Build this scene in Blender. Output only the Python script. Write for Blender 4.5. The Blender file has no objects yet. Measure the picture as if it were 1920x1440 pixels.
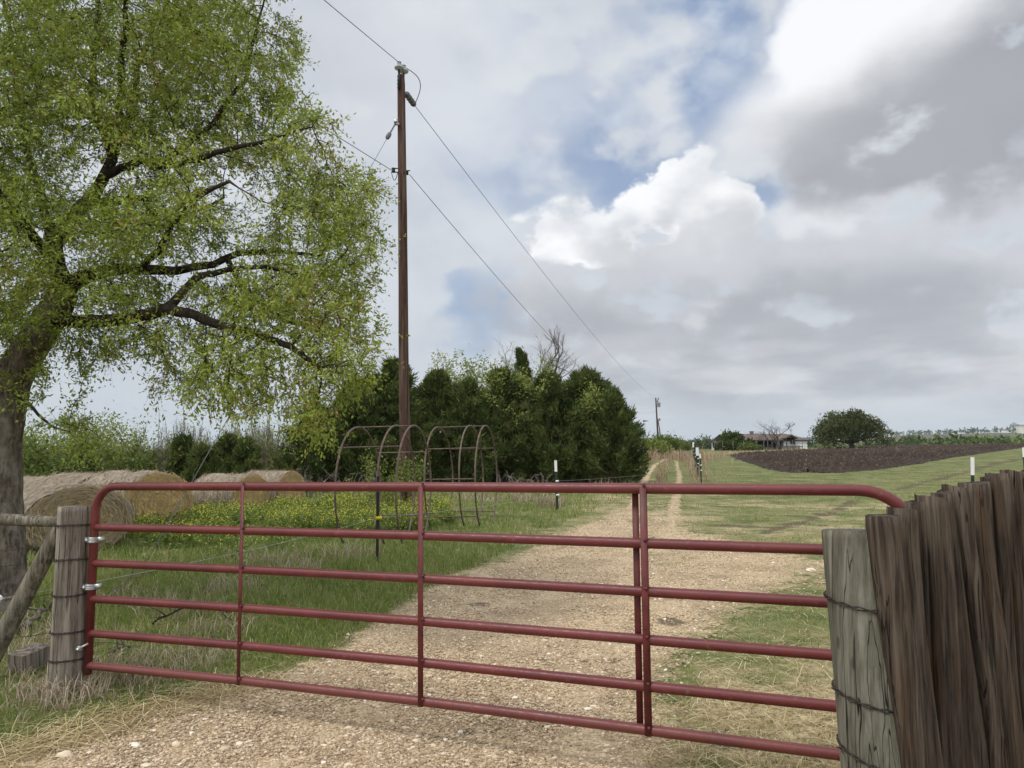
import bpy, math, random
import numpy as np
from mathutils import Vector, Matrix, kdtree

# ------------------------------------------------------------------ camera
C = bpy.context.scene.collection
SC = bpy.context.scene
F = 1331.0                       # focal length in pixels of the 1920 px wide photograph
HC = 1.6                         # eye height
PITCH = math.radians(5.3)
cam_d = bpy.data.cameras.new("camera")
cam_d.sensor_width = 36.0
cam_d.lens = 36.0 * F / 1920.0
cam_d.clip_start = 0.05
cam_d.clip_end = 20000
cam = bpy.data.objects.new("camera", cam_d)
C.objects.link(cam)
cam.location = (0, 0, HC)
cam.rotation_euler = (math.pi / 2 + PITCH, 0, 0)
SC.camera = cam
SC.view_settings.view_transform = 'Standard'
SC.view_settings.look = 'None'
SC.view_settings.exposure = 0.12
SC.view_settings.gamma = 1.0
SC.view_settings.use_curve_mapping = False
SC.cycles.max_bounces = 8
SC.cycles.transparent_max_bounces = 8
SC.cycles.diffuse_bounces = 3
SC.cycles.use_denoising = True

def ray(px, py):
    a, b = (px - 960) / F, (720 - py) / F
    c, s = math.cos(PITCH), math.sin(PITCH)
    return (a, c - b * s, s + b * c)

def P(px, py, Y):                # the point at distance Y that stands at that place in the photograph
    d = ray(px, py)
    t = Y / d[1]
    return Vector((d[0] * t, Y, HC + d[2] * t))

def azel(px, py):
    d = ray(px, py)
    return (math.degrees(math.atan2(d[0], d[1])), math.degrees(math.atan2(d[2], math.hypot(d[0], d[1]))))

# ------------------------------------------------------------------ node helper
class NT:
    def __init__(s, tree):
        s.t = tree; s.n = tree.nodes; s.l = tree.links
    def new(s, typ, **kw):
        n = s.n.new(typ)
        for k, v in kw.items(): setattr(n, k, v)
        return n
    def put(s, sock, v):
        if v is None: return
        if isinstance(v, bpy.types.NodeSocket): s.l.new(v, sock)
        else:
            if sock.type == 'RGBA' and not isinstance(v, (int, float)) and len(v) == 3: v = (*v, 1)
            if sock.type == 'VECTOR' and isinstance(v, (int, float)): v = (v, v, v)
            sock.default_value = v
    def math(s, op, a, b=None, c=None, clamp=False):
        n = s.new('ShaderNodeMath', operation=op, use_clamp=clamp)
        for i, v in enumerate((a, b, c)):
            if v is not None: s.put(n.inputs[i], v)
        return n.outputs[0]
    def vec(s, op, a, b=None, scale=None):
        n = s.new('ShaderNodeVectorMath', operation=op)
        s.put(n.inputs[0], a)
        if b is not None: s.put(n.inputs[1], b)
        if scale is not None: s.put(n.inputs['Scale'], scale)
        return n.outputs['Value'] if op in ('LENGTH', 'DOT_PRODUCT', 'DISTANCE') else n.outputs[0]
    def mix(s, f, a, b, blend='MIX'):
        n = s.new('ShaderNodeMix', data_type='RGBA', blend_type=blend)
        s.put(n.inputs[0], f); s.put(n.inputs[6], a); s.put(n.inputs[7], b)
        return n.outputs[2]
    def ramp(s, f, a, b, lo=0.0, hi=1.0, smooth=True):
        n = s.new('ShaderNodeMapRange', interpolation_type='SMOOTHSTEP' if smooth else 'LINEAR')
        s.put(n.inputs[0], f); s.put(n.inputs[1], a); s.put(n.inputs[2], b); s.put(n.inputs[3], lo); s.put(n.inputs[4], hi)
        return n.outputs[0]
    def noise(s, v, scale, detail=4, rough=0.55, dist=0.0, out='Fac', dim='3D'):
        n = s.new('ShaderNodeTexNoise', noise_dimensions=dim)
        if v is not None: s.put(n.inputs['Vector'], v)
        s.put(n.inputs['Scale'], scale); s.put(n.inputs['Detail'], detail)
        s.put(n.inputs['Roughness'], rough); s.put(n.inputs['Distortion'], dist)
        return n.outputs[out]
    def voro(s, v, scale, feature='F1', out='Distance', rand=1.0):
        n = s.new('ShaderNodeTexVoronoi', feature=feature)
        if v is not None: s.put(n.inputs['Vector'], v)
        s.put(n.inputs['Scale'], scale); s.put(n.inputs['Randomness'], rand)
        return n.outputs[out]
    def sep(s, v):
        n = s.new('ShaderNodeSeparateXYZ'); s.put(n.inputs[0], v); return n.outputs
    def comb(s, x, y, z):
        n = s.new('ShaderNodeCombineXYZ')
        for i, v in enumerate((x, y, z)): s.put(n.inputs[i], v)
        return n.outputs[0]
    def attr(s, name, out='Fac'):
        n = s.new('ShaderNodeAttribute', attribute_name=name); return n.outputs[out]
    def bump(s, h, strength, dist=0.02):
        n = s.new('ShaderNodeBump'); s.put(n.inputs['Strength'], strength); s.put(n.inputs['Distance'], dist)
        s.put(n.inputs['Height'], h); return n.outputs[0]

# ------------------------------------------------------------------ sky and sun
SUN_AZ, SUN_EL = math.radians(-125), math.radians(56)     # azimuth from the view axis, positive to the right
world = bpy.data.worlds.new("World")
SC.world = world
world.use_nodes = True
world.cycles.sample_map_resolution = 512
world.node_tree.nodes.clear()
def build_sky():
    k = NT(world.node_tree)
    gen = k.new('ShaderNodeTexCoord').outputs['Generated']
    d = k.vec('NORMALIZE', gen)
    x, y, z = k.sep(d)
    az = k.math('MULTIPLY', k.math('ARCTAN2', x, y), 57.29578)
    el = k.math('MULTIPLY', k.math('ARCSINE', z), 57.29578)
    p = k.comb(az, el, 0.0)
    # noise lives on the direction vector; flattened a little so that the clouds lie in banks
    dn = k.vec('MULTIPLY', d, (1.0, 1.0, 1.45))
    w1 = k.vec('SUBTRACT', k.noise(dn, 3.2, 3, 0.5, out='Color'), (0.5, 0.5, 0.5))
    w2 = k.vec('SUBTRACT', k.noise(dn, 9.0, 6, 0.52, out='Color'), (0.5, 0.5, 0.5))
    soft_p = k.vec('ADD', p, k.vec('ADD', k.vec('SCALE', w1, scale=12.0), k.vec('SCALE', w2, scale=5.0)))
    hard_p = k.vec('ADD', p, k.vec('ADD', k.vec('SCALE', w1, scale=3.0), k.vec('SCALE', w2, scale=7.0)))
    calm_p = k.vec('ADD', p, k.vec('ADD', k.vec('SCALE', w1, scale=4.0), k.vec('SCALE', w2, scale=4.0)))
    fbm = k.noise(dn, 5.0, 8, 0.55)
    fine = k.noise(dn, 13.0, 6, 0.52)
    def blob(cx, cy, rx, ry, rot=0.0, soft=0.6, hard=False):
        a, e = azel(cx, cy)
        s = 57.29578 / F
        v = k.vec('SUBTRACT', {True: hard_p, False: soft_p, 2: calm_p}[hard], (a, e, 0))
        r = k.new('ShaderNodeVectorRotate', rotation_type='Z_AXIS')
        k.put(r.inputs['Vector'], v); r.inputs['Angle'].default_value = math.radians(rot)
        q = k.vec('DIVIDE', r.outputs[0], (rx * s, ry * s, 1))
        return k.ramp(k.vec('LENGTH', q), 1.0 + soft * 0.5, 1.0 - soft * 0.5)
    def mx(*a):
        o = a[0]
        for b in a[1:]: o = k.math('MAXIMUM', o, b)
        return o
    nish = k.new('ShaderNodeTexSky', sky_type='NISHITA')
    nish.sun_disc = False
    nish.sun_elevation = SUN_EL
    nish.sun_rotation = SUN_AZ
    nish.air_density = 1.0; nish.dust_density = 1.2; nish.ozone_density = 1.0
    blue = k.vec('SCALE', nish.outputs[0], scale=0.098)
    blue = k.mix(0.50, blue, (0.40, 0.51, 0.725))
    # overcast veil
    lo = k.mix(k.ramp(el, 0.0, 9.0), (0.56, 0.62, 0.67), (0.535, 0.575, 0.64))
    hi = k.mix(k.ramp(el, 2.0, 30.0), (0.60, 0.645, 0.69), (0.67, 0.70, 0.745))
    veil = k.mix(k.ramp(fbm, 0.34, 0.66), lo, hi)
    col = veil
    # gaps of blue
    gap = mx(blob(1340, 40, 340, 100, -4, 1.1), blob(1130, 300, 180, 80, 30, 1.1), blob(1420, 385, 80, 75, 20, 0.9),
             blob(960, 330, 150, 45, 25, 1.2), blob(880, 590, 95, 60, 0, 1.2), blob(1010, 170, 90, 120, 30, 1.3),
             blob(1250, 190, 180, 130, 30, 1.4))
    gap = k.math('MULTIPLY', gap, k.ramp(fbm, 0.24, 0.56, 0.55, 1.0))
    col = k.mix(k.math('MULTIPLY', gap, 0.97), col, blue)
    # thin white streaks over the blue
    streak = k.math('MULTIPLY', blob(1200, 140, 330, 90, -25, 1.2), k.ramp(fine, 0.42, 0.68))
    col = k.mix(k.math('MULTIPLY', streak, 0.6), col, (0.70, 0.76, 0.83))
    # greyer bank over the pole
    grey_l = blob(700, 210, 330, 170, 10, 1.3)
    col = k.mix(k.math('MULTIPLY', grey_l, 0.45), col, (0.55, 0.57, 0.63))
    pale_l = mx(blob(930, 190, 260, 90, -10, 1.2), blob(820, 430, 240, 110, 0, 1.3))
    col = k.mix(k.math('MULTIPLY', pale_l, 0.6), col, (0.67, 0.71, 0.765))
    # big bank on the right: its body, then lit crowns, then shaded bellies
    body = mx(blob(1500, 600, 560, 150, 3, 0.55, True), blob(1780, 440, 330, 150, 0, 0.5, True), blob(1250, 480, 190, 130, 10, 0.45, True),
              blob(1060, 530, 120, 110, 0, 0.6, True))
    body_c = k.mix(k.ramp(k.math('ADD', el, k.math('MULTIPLY', fbm, 16.0)), 14.0, 27.0), (0.425, 0.445, 0.485), (0.63, 0.65, 0.69))
    col = k.mix(body, col, body_c)
    crown = mx(blob(1075, 455, 110, 62, 12, 0.35, True), blob(1240, 385, 125, 78, -18, 0.30, True), blob(1350, 400, 75, 70, 0, 0.35, True),
               blob(1190, 430, 120, 70, 0, 0.4, True))
    crown_c = k.mix(k.ramp(fine, 0.30, 0.62), (0.74, 0.765, 0.80), (0.93, 0.94, 0.955))
    col = k.mix(k.math('MULTIPLY', crown, 0.95), col, crown_c)
    shade = mx(blob(1275, 500, 175, 95, 8, 0.5, True), blob(1330, 470, 90, 80, 0, 0.6, True))
    col = k.mix(k.math('MULTIPLY', shade, 0.85), col, k.mix(fbm, (0.46, 0.485, 0.52), (0.67, 0.69, 0.725)))
    puff = mx(blob(1500, 420, 80, 45, 0, 0.7, True), blob(1700, 360, 180, 32, -6, 1.0, True), blob(1440, 265, 26, 16, 30, 0.9, True))
    col = k.mix(k.math('MULTIPLY', puff, 0.7), col, (0.76, 0.78, 0.815))
    belly = mx(blob(1400, 620, 420, 48, 2, 1.2), blob(1780, 600, 300, 70, 3, 1.2))
    col = k.mix(k.math('MULTIPLY', belly, 0.75), col, (0.385, 0.405, 0.445))
    # upper right cloud: one long bank, its upper left rim in the light, a broad soft grey belly
    top = mx(blob(1720, 120, 270, 125, 20, 0.30, 2), blob(1890, 60, 230, 130, 0, 0.4, 2), blob(1600, 215, 165, 95, 24, 0.40, 2), blob(1740, 235, 350, 135, 5, 0.5, 2), blob(1480, 285, 130, 45, 10, 0.8, 2), blob(1665, 245, 190, 95, 0, 0.5, 2), blob(1885, 60, 260, 150, 0, 0.3, 2))
    t_a, t_e = azel(1690, 118)
    tdir = k.math('ADD', k.math('MULTIPLY', k.math('SUBTRACT', az, t_a), -0.42), k.math('SUBTRACT', el, t_e))
    tdir = k.math('ADD', tdir, k.math('ADD', k.math('MULTIPLY', k.math('SUBTRACT', fine, 0.5), 4.0), k.math('MULTIPLY', k.math('SUBTRACT', fbm, 0.5), 2.0)))
    top_c = k.mix(k.ramp(tdir, -3.2, 3.4), k.mix(fbm, (0.335, 0.35, 0.38), (0.42, 0.435, 0.47)), (0.88, 0.895, 0.92))
    col = k.mix(top, col, top_c)
    under = mx(blob(1690, 265, 270, 70, 8, 1.2, 2), blob(1890, 225, 190, 100, 8, 1.2, 2))
    col = k.mix(k.math('MULTIPLY', under, 0.6), col, k.mix(fbm, (0.345, 0.36, 0.39), (0.44, 0.455, 0.49)))
    # layered grey strips above the horizon
    strip = k.noise(k.vec('MULTIPLY', d, (1.0, 1.0, 4.2)), 5.5, 6, 0.55)
    low = k.math('MULTIPLY', k.ramp(el, 11.5, 5.5), k.ramp(az, 0.0, 10.0))
    strip_c = k.mix(k.ramp(strip, 0.36, 0.62), (0.45, 0.475, 0.52), (0.66, 0.675, 0.70))
    col = k.mix(k.math('MULTIPLY', low, 0.72), col, strip_c)
    col = k.mix(k.math('MULTIPLY', k.ramp(el, 4.8, 0.2), 0.9), col, (0.53, 0.585, 0.635))
    spark = blob(1310, 585, 55, 26, 0, 1.0, True)
    col = k.mix(k.math('MULTIPLY', spark, 0.55), col, (0.74, 0.745, 0.76))
    # extra gain on unseen sky overhead, behind and round the sun, added for light
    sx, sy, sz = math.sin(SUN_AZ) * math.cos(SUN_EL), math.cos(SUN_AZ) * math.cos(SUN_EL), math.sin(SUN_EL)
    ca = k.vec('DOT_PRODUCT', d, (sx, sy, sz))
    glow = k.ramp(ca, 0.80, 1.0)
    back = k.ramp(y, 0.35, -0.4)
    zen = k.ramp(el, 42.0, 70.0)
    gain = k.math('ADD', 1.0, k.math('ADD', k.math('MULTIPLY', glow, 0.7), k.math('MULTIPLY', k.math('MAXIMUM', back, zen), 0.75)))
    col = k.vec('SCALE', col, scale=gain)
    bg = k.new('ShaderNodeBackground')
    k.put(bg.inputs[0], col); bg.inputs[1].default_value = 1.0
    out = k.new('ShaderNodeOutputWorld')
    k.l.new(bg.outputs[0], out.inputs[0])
build_sky()
sun_d = bpy.data.lights.new("sun", 'SUN')
sun_d.energy = 1.5
sun_d.angle = math.radians(12)
sun_d.color = (1.0, 0.955, 0.88)
sun = bpy.data.objects.new("sun", sun_d)
C.objects.link(sun)
sd = Vector((math.sin(SUN_AZ) * math.cos(SUN_EL), math.cos(SUN_AZ) * math.cos(SUN_EL), math.sin(SUN_EL)))
sun.rotation_euler = (-sd).to_track_quat('-Z', 'Y').to_euler()
sun.location = (-8, -6, 14)

# ------------------------------------------------------------------ mesh helpers
class MB:
    """collects vertices, faces of any size and a float per vertex ('tone'); build() links them as ONE mesh object"""
    def __init__(s):
        s.V = []; s.T = []; s.Fs = []; s.n = 0
    def add(s, V, faces, tone=0.5):
        V = np.asarray(V, float).reshape(-1, 3)
        s.V.append(V)
        s.T.append(np.broadcast_to(np.asarray(tone, float), (len(V),)))
        if isinstance(faces, np.ndarray): faces = [faces]
        for f in faces:
            f = np.asarray(f, np.int64)
            if f.ndim == 1: f = f[None]
            s.Fs.append(f + s.n)
        s.n += len(V)
        return s
    def build(s, name, mat, parent=None, smooth=True, attrs=None):
        me = bpy.data.meshes.new(name)
        V = np.concatenate(s.V); T = np.concatenate(s.T)
        me.vertices.add(len(V)); me.vertices.foreach_set('co', V.astype(np.float32).ravel())
        li = np.concatenate([f.ravel() for f in s.Fs]).astype(np.int32)
        tot = np.concatenate([np.full(len(f), f.shape[1]) for f in s.Fs]).astype(np.int32)
        st = np.concatenate([[0], np.cumsum(tot)[:-1]]).astype(np.int32)
        me.loops.add(len(li)); me.loops.foreach_set('vertex_index', li)
        me.polygons.add(len(tot)); me.polygons.foreach_set('loop_start', st); me.polygons.foreach_set('loop_total', tot)
        me.polygons.foreach_set('use_smooth', np.full(len(tot), smooth))
        at = me.attributes.new('tone', 'FLOAT', 'POINT'); at.data.foreach_set('value', T.astype(np.float32))
        for k, v in (attrs or {}).items():
            at = me.attributes.new(k, 'FLOAT', 'POINT'); at.data.foreach_set('value', np.asarray(v, np.float32))
        me.update(calc_edges=True); me.validate()
        me.materials.append(mat)
        o = bpy.data.objects.new(name, me); C.objects.link(o)
        if parent: o.parent = parent
        return o

def tag(o, label=None, cat=None, group=None, kind=None):
    if label: o['label'] = label
    if cat: o['category'] = cat
    if group: o['group'] = group
    if kind: o['kind'] = kind
    return o

def empty(name, loc=(0, 0, 0), label=None, cat=None, group=None):
    """an Empty at a thing's base; parts are built in world coordinates and then hung under it with hang()"""
    o = bpy.data.objects.new(name, None); C.objects.link(o)
    o.empty_display_size = 0.2
    o.location = loc
    return tag(o, label, cat, group)

def settle(root):                # parts are built round the root's own origin: nothing to do but keep them there
    return root

def frames(pts):
    pts = np.asarray(pts, float)
    t = np.gradient(pts, axis=0)
    t /= np.maximum(np.linalg.norm(t, axis=1, keepdims=True), 1e-9)
    ref = np.array([0, 0, 1.0]) if abs(t[0, 2]) < 0.9 else np.array([1.0, 0, 0])
    n = np.zeros_like(pts)
    v = ref - t[0] * ref.dot(t[0]); n[0] = v / np.linalg.norm(v)
    for i in range(1, len(pts)):
        v = n[i - 1] - t[i] * n[i - 1].dot(t[i])
        l = np.linalg.norm(v)
        n[i] = v / l if l > 1e-6 else n[i - 1]
    return t, n, np.cross(t, n)

def tube(mb, pts, r, seg=6, caps=True, tone=0.5, wob=None):
    pts = np.asarray(pts, float); m = len(pts)
    r = np.broadcast_to(np.asarray(r, float), (m,))
    t, n, b = frames(pts)
    a = np.arange(seg) * 2 * np.pi / seg
    rr = r[:, None] * np.ones(seg)[None]
    if wob is not None: rr = rr * wob
    V = pts[:, None] + rr[..., None] * (np.cos(a)[None, :, None] * n[:, None] + np.sin(a)[None, :, None] * b[:, None])
    i = np.arange(m - 1)[:, None] * seg; j = np.arange(seg)[None]; j2 = (j + 1) % seg
    q = np.stack([i + j, i + j2, i + seg + j2, i + seg + j], -1).reshape(-1, 4)
    fs = [q]
    if caps:
        fs += [np.arange(seg)[::-1][None], (np.arange(seg) + (m - 1) * seg)[None]]
    mb.add(V.reshape(-1, 3), fs, tone if np.ndim(tone) == 0 else np.repeat(tone, seg))
    return mb

def box(mb, c, s, rot=None, bev=0.0, tone=0.5):
    """a box with chamfered vertical edges when bev > 0"""
    x, y, z = np.asarray(s, float) / 2
    if bev > 0:
        ring = np.array([(-x + bev, -y), (x - bev, -y), (x, -y + bev), (x, y - bev), (x - bev, y), (-x + bev, y), (-x, y - bev), (-x, -y + bev)])
    else:
        ring = np.array([(-x, -y), (x, -y), (x, y), (-x, y)])
    k = len(ring)
    V = np.concatenate([np.c_[ring, np.full(k, -z)], np.c_[ring, np.full(k, z)]])
    if rot is not None: V = V @ np.asarray(Matrix(rot).to_3x3() if not isinstance(rot, np.ndarray) else rot).T
    V = V + np.asarray(c, float)
    j = np.arange(k); j2 = (j + 1) % k
    mb.add(V, [np.stack([j, j2, j2 + k, j + k], -1), j[::-1][None], (j + k)[None]], tone)
    return mb

def lathe(mb, prof, c=(0, 0, 0), axis=(0, 0, 1), seg=14, tone=0.5):
    """prof: list of (radius, height)"""
    prof = np.asarray(prof, float)
    a = np.arange(seg) * 2 * np.pi / seg
    V = np.stack([prof[:, 0, None] * np.cos(a), prof[:, 0, None] * np.sin(a), np.repeat(prof[:, 1, None], seg, 1)], -1).reshape(-1, 3)
    q = np.array(Vector((0, 0, 1)).rotation_difference(Vector(axis)).to_matrix())
    V = V @ q.T + np.asarray(c, float)
    m = len(prof)
    i = np.arange(m - 1)[:, None] * seg; j = np.arange(seg)[None]; j2 = (j + 1) % seg
    fs = [np.stack([i + j, i + j2, i + seg + j2, i + seg + j], -1).reshape(-1, 4), np.arange(seg)[::-1][None], (np.arange(seg) + (m - 1) * seg)[None]]
    mb.add(V, fs, tone)
    return mb

def unit(v):
    v = np.asarray(v, float)
    return v / np.maximum(np.linalg.norm(v, axis=-1, keepdims=True), 1e-9)

def vnoise(p, seed=0):
    """smooth value noise in 3D, about -1..1"""
    p = np.asarray(p, float)
    i = np.floor(p).astype(np.int64); f = p - i
    f = f * f * (3 - 2 * f)
    def h(a):
        n = (a[..., 0] * 374761393 + a[..., 1] * 668265263 + a[..., 2] * 2147483647 + seed * 1274126177) & 0x7fffffff
        n = ((n ^ (n >> 13)) * 1274126177) & 0x7fffffff
        return ((n ^ (n >> 16)) & 0xffff) / 32767.5 - 1.0
    r = 0
    for dx in (0, 1):
        for dy in (0, 1):
            for dz in (0, 1):
                w = (f[..., 0] if dx else 1 - f[..., 0]) * (f[..., 1] if dy else 1 - f[..., 1]) * (f[..., 2] if dz else 1 - f[..., 2])
                r = r + w * h(i + np.array([dx, dy, dz]))
    return r

def fbm2(x, y, sc, oct=4, seed=0):
    r = 0; a = 1.0; t = 0
    for o in range(oct):
        r = r + a * vnoise(np.stack([x * sc, y * sc, np.full(np.shape(x), 0.37 + o)], -1), seed + o); t += a
        a *= 0.55; sc *= 2.03
    return r / t

def ss(x, a, b):
    t = np.clip((x - a) / (b - a), 0, 1)
    return t * t * (3 - 2 * t)

# ------------------------------------------------------------------ terrain
def hz(x, y):
    x = np.asarray(x, float); y = np.asarray(y, float)
    h = 1.60 * ss(y, 20, 130)
    h = h + 0.0125 * np.clip(x - 32, 0, 110) * ss(y, 30, 90)
    h = h - 9.0 * ss(y, 150, 420)
    az = np.degrees(np.arctan2(x, np.maximum(y, 1)))
    hill = (20 * ss(az, -4, 10) + 22 * ss(az, 12, 36) + 3.5 * np.sin(az * 0.42 + 1.0) + 1.5 * np.sin(az * 1.13)) 
    h = h + hill * ss(np.hypot(x, y), 600, 1900) * ss(y, 50, 400)
    h = h + 0.03 * np.sin(x * 0.45 + 1.2) * np.sin(y * 0.37) * ss(y, 6, 14)
    h = h + 0.05 * ss(-x, 2.2, 4.5) * (1 - ss(y, 6, 14))
    return h

def G(px, py, far=400):          # where the line of sight through that pixel meets the ground
    d = ray(px, py)
    t = 1.0; pt = 0.0
    ts = np.geomspace(1.5, far, 3000)
    g = HC + d[2] * ts - hz(d[0] * ts, d[1] * ts)
    i = np.argmax(g < 0)
    if not (g < 0).any(): i = len(ts) - 1
    if i > 0:
        a = g[i - 1] / (g[i - 1] - g[i] + 1e-12)
        t = ts[i - 1] + (ts[i] - ts[i - 1]) * min(max(a, 0), 1)
    else: t = ts[0]
    x, y = d[0] * t, d[1] * t
    return Vector((x, y, float(hz(x, y))))

def poly_px(pts): return np.array([tuple(G(*p))[:2] for p in pts])

def inside(poly, x, y):
    r = np.zeros(np.shape(x), bool)
    n = len(poly)
    for i in range(n):
        x1, y1 = poly[i]; x2, y2 = poly[(i + 1) % n]
        c = ((y1 > y) != (y2 > y)) & (x < (x2 - x1) * (y - y1) / (y2 - y1 + 1e-12) + x1)
        r ^= c
    return r

def seg_dist(line, x, y):
    d = np.full(np.shape(x), 1e9)
    for (x1, y1), (x2, y2) in zip(line[:-1], line[1:]):
        dx, dy = x2 - x1, y2 - y1
        t = np.clip(((x - x1) * dx + (y - y1) * dy) / (dx * dx + dy * dy + 1e-12), 0, 1)
        d = np.minimum(d, np.hypot(x - x1 - t * dx, y - y1 - t * dy))
    return d

EDGE_L = poly_px([(-400, 1700), (0, 1425), (250, 1350), (430, 1290), (620, 1225), (700, 1170), (800, 1100), (900, 1060), (1010, 1000), (1110, 960), (1190, 930)])
EDGE_R = poly_px([(1290, 1700), (1230, 1440), (1235, 1300), (1320, 1200), (1430, 1120), (1560, 1068), (1510, 1028), (1330, 1000), (1290, 960), (1280, 930)])
RUT_L = poly_px([(1150, 985), (1190, 950), (1203, 915), (1212, 892), (1228, 872), (1246, 861)])
RUT_R = poly_px([(1255, 1000), (1262, 960), (1270, 920), (1274, 895), (1270, 875), (1268, 864)])
PLOW = poly_px([(1360, 852.5), (1400, 868), (1432, 879), (1480, 887), (1560, 887), (1640, 882), (1710, 872), (1790, 858), (1860, 848), (1960, 836), (2060, 829)])
MUD = [poly_px([(1430, 1000), (1520, 975), (1600, 940)]), poly_px([(1650, 925), (1780, 893), (1870, 868), (1960, 852)]),
       poly_px([(1330, 985), (1470, 990), (1540, 985)])]
SPOTS = [(*tuple(G(px, py))[:2], r) for px, py, r in ((1150, 1243, 0.20), (880, 1376, 0.12), (722, 1266, 0.11), (1018, 1237, 0.09), (1258, 1166, 0.22), (1330, 1150, 0.30), (905, 1135, 0.28), (668, 1392, 0.06), (1350, 1395, 0.16), (1095, 1240, 0.09))]
TUFT = poly_px([(560, 1120), (640, 1090), (700, 1075)])

def masks(x, y):
    """gravel, straw, mud, each 0..1"""
    n1 = fbm2(x, y, 0.9, 4, 3); n2 = fbm2(x, y, 3.5, 3, 9)
    xl = np.interp(y, EDGE_L[:, 1], EDGE_L[:, 0]); xr = np.interp(y, EDGE_R[:, 1], EDGE_R[:, 0])
    soft = 0.16 + 0.05 * np.clip(y, 0, 30)
    e = np.minimum((x - xl), (xr - x)) + 0.35 * n1 * (0.5 + 0.06 * np.clip(y, 0, 25)) + 0.12 * n2
    rside = (xr - x) < (x - xl)
    gr = ss(e / np.where(rside, soft * 2.6, soft * 1.25), -1, 1.2)
    n3 = fbm2(x, y, 0.42, 3, 17)
    wheel = np.maximum(ss(np.abs(x - (xl * 0.66 + xr * 0.34)), 0.75, 0.25), ss(np.abs(x - (xl * 0.22 + xr * 0.78)), 0.75, 0.25))
    gr = gr * (1 - ss(y, 8, 17) * (0.30 + 0.55 * ss(n3 + 0.5 * n2, -0.25, 0.35)) * (1 - 0.55 * wheel))
    gr = gr * (1 - 0.35 * ss(n3 + 0.6 * n2, 0.30, 0.60))
    gr = gr * (1 - ss(y, 19, 27))
    dl = seg_dist(RUT_L, x, y); dr = seg_dist(RUT_R, x, y)
    rut = np.maximum(ss(dl + 0.22 * n2, 0.36, 0.08), 0.80 * ss(dr + 0.26 * n2, 0.36, 0.06))
    gr = np.maximum(gr, rut * (0.75 + 0.4 * n2))
    # pale worn ground that runs off to the right of the drive
    w = ss(x, 1.0, 3.0) * ss(y, 5.0, 8.5) * ss(y, 15, 10.5) * ss(x, 8, 4.5)
    gr = np.maximum(gr, 0.62 * w * ss(n1, -0.35, 0.35))
    # dead straw: verge at lower left, right of the drive, on the drive's crown further on
    st = ss(n1, -0.5, 0.5) * (0.35 + 0.85 * ss(x, 0.3, 1.4) * ss(y, 13, 5) + 0.20 * ss(y, 5.4, 4.2) * ss(x, -0.6, -2.0))
    st = np.maximum(st, 0.85 * ss(np.abs(x - xl - 0.02), 0.30, 0.05) * ss(y, 6.0, 4.5))
    lane = ss(np.abs(x - (xl + xr) / 2), 5.0, 1.5) * ss(y, 9, 16)
    st = np.maximum(st, lane * (0.48 + 0.55 * n1))
    st = np.maximum(st, (0.45 + 0.6 * ss(n2 + 0.6 * n1, -0.3, 0.4)) * ss(x, 0.9, 1.5) * ss(y, 7.5, 4.5) * ss(x - xr, -0.3, 0.2))
    st = np.maximum(st, 0.75 * ss(x, 1.5, 4) * ss(y, 9, 13) * ss(y, 32, 20) * ss(n1, -0.6, 0.5))
    st = np.maximum(st, 0.5 * ss(n1, 0.0, 0.5) * ss(y, 30, 60))
    mu = np.zeros_like(gr)
    for m in MUD: mu = np.maximum(mu, 0.85 * ss(seg_dist(m, x, y) / (0.18 + 0.011 * y) + 1.1 * n2 + 0.8 * n1, 0.9, 0.05))
    for (sx, sy, sr) in SPOTS: mu = np.maximum(mu, 0.80 * ss(np.hypot((x - sx), (y - sy) * 0.8) / (sr * 0.8) + 0.9 * n2, 1.1, 0.25))
    mu = np.maximum(mu, 0.85 * ss(n2 + 0.4 * n1, 0.52, 0.72) * ss(gr, 0.5, 0.8) * ss(y, 14, 8))
    return np.clip(gr, 0, 1), np.clip(st, 0, 1), np.clip(mu, 0, 1)

# ------------------------------------------------------------------ materials
def material(name, rough=0.8, spec=0.3):
    m = bpy.data.materials.new(name); m.use_nodes = True
    k = NT(m.node_tree)
    b = m.node_tree.nodes['Principled BSDF']
    b.inputs['Roughness'].default_value = rough
    b.inputs['Specular IOR Level'].default_value = spec
    return m, k, b

def pos(k): return k.new('ShaderNodeNewGeometry').outputs['Position']
def obj_co(k): return k.new('ShaderNodeTexCoord').outputs['Object']

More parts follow.
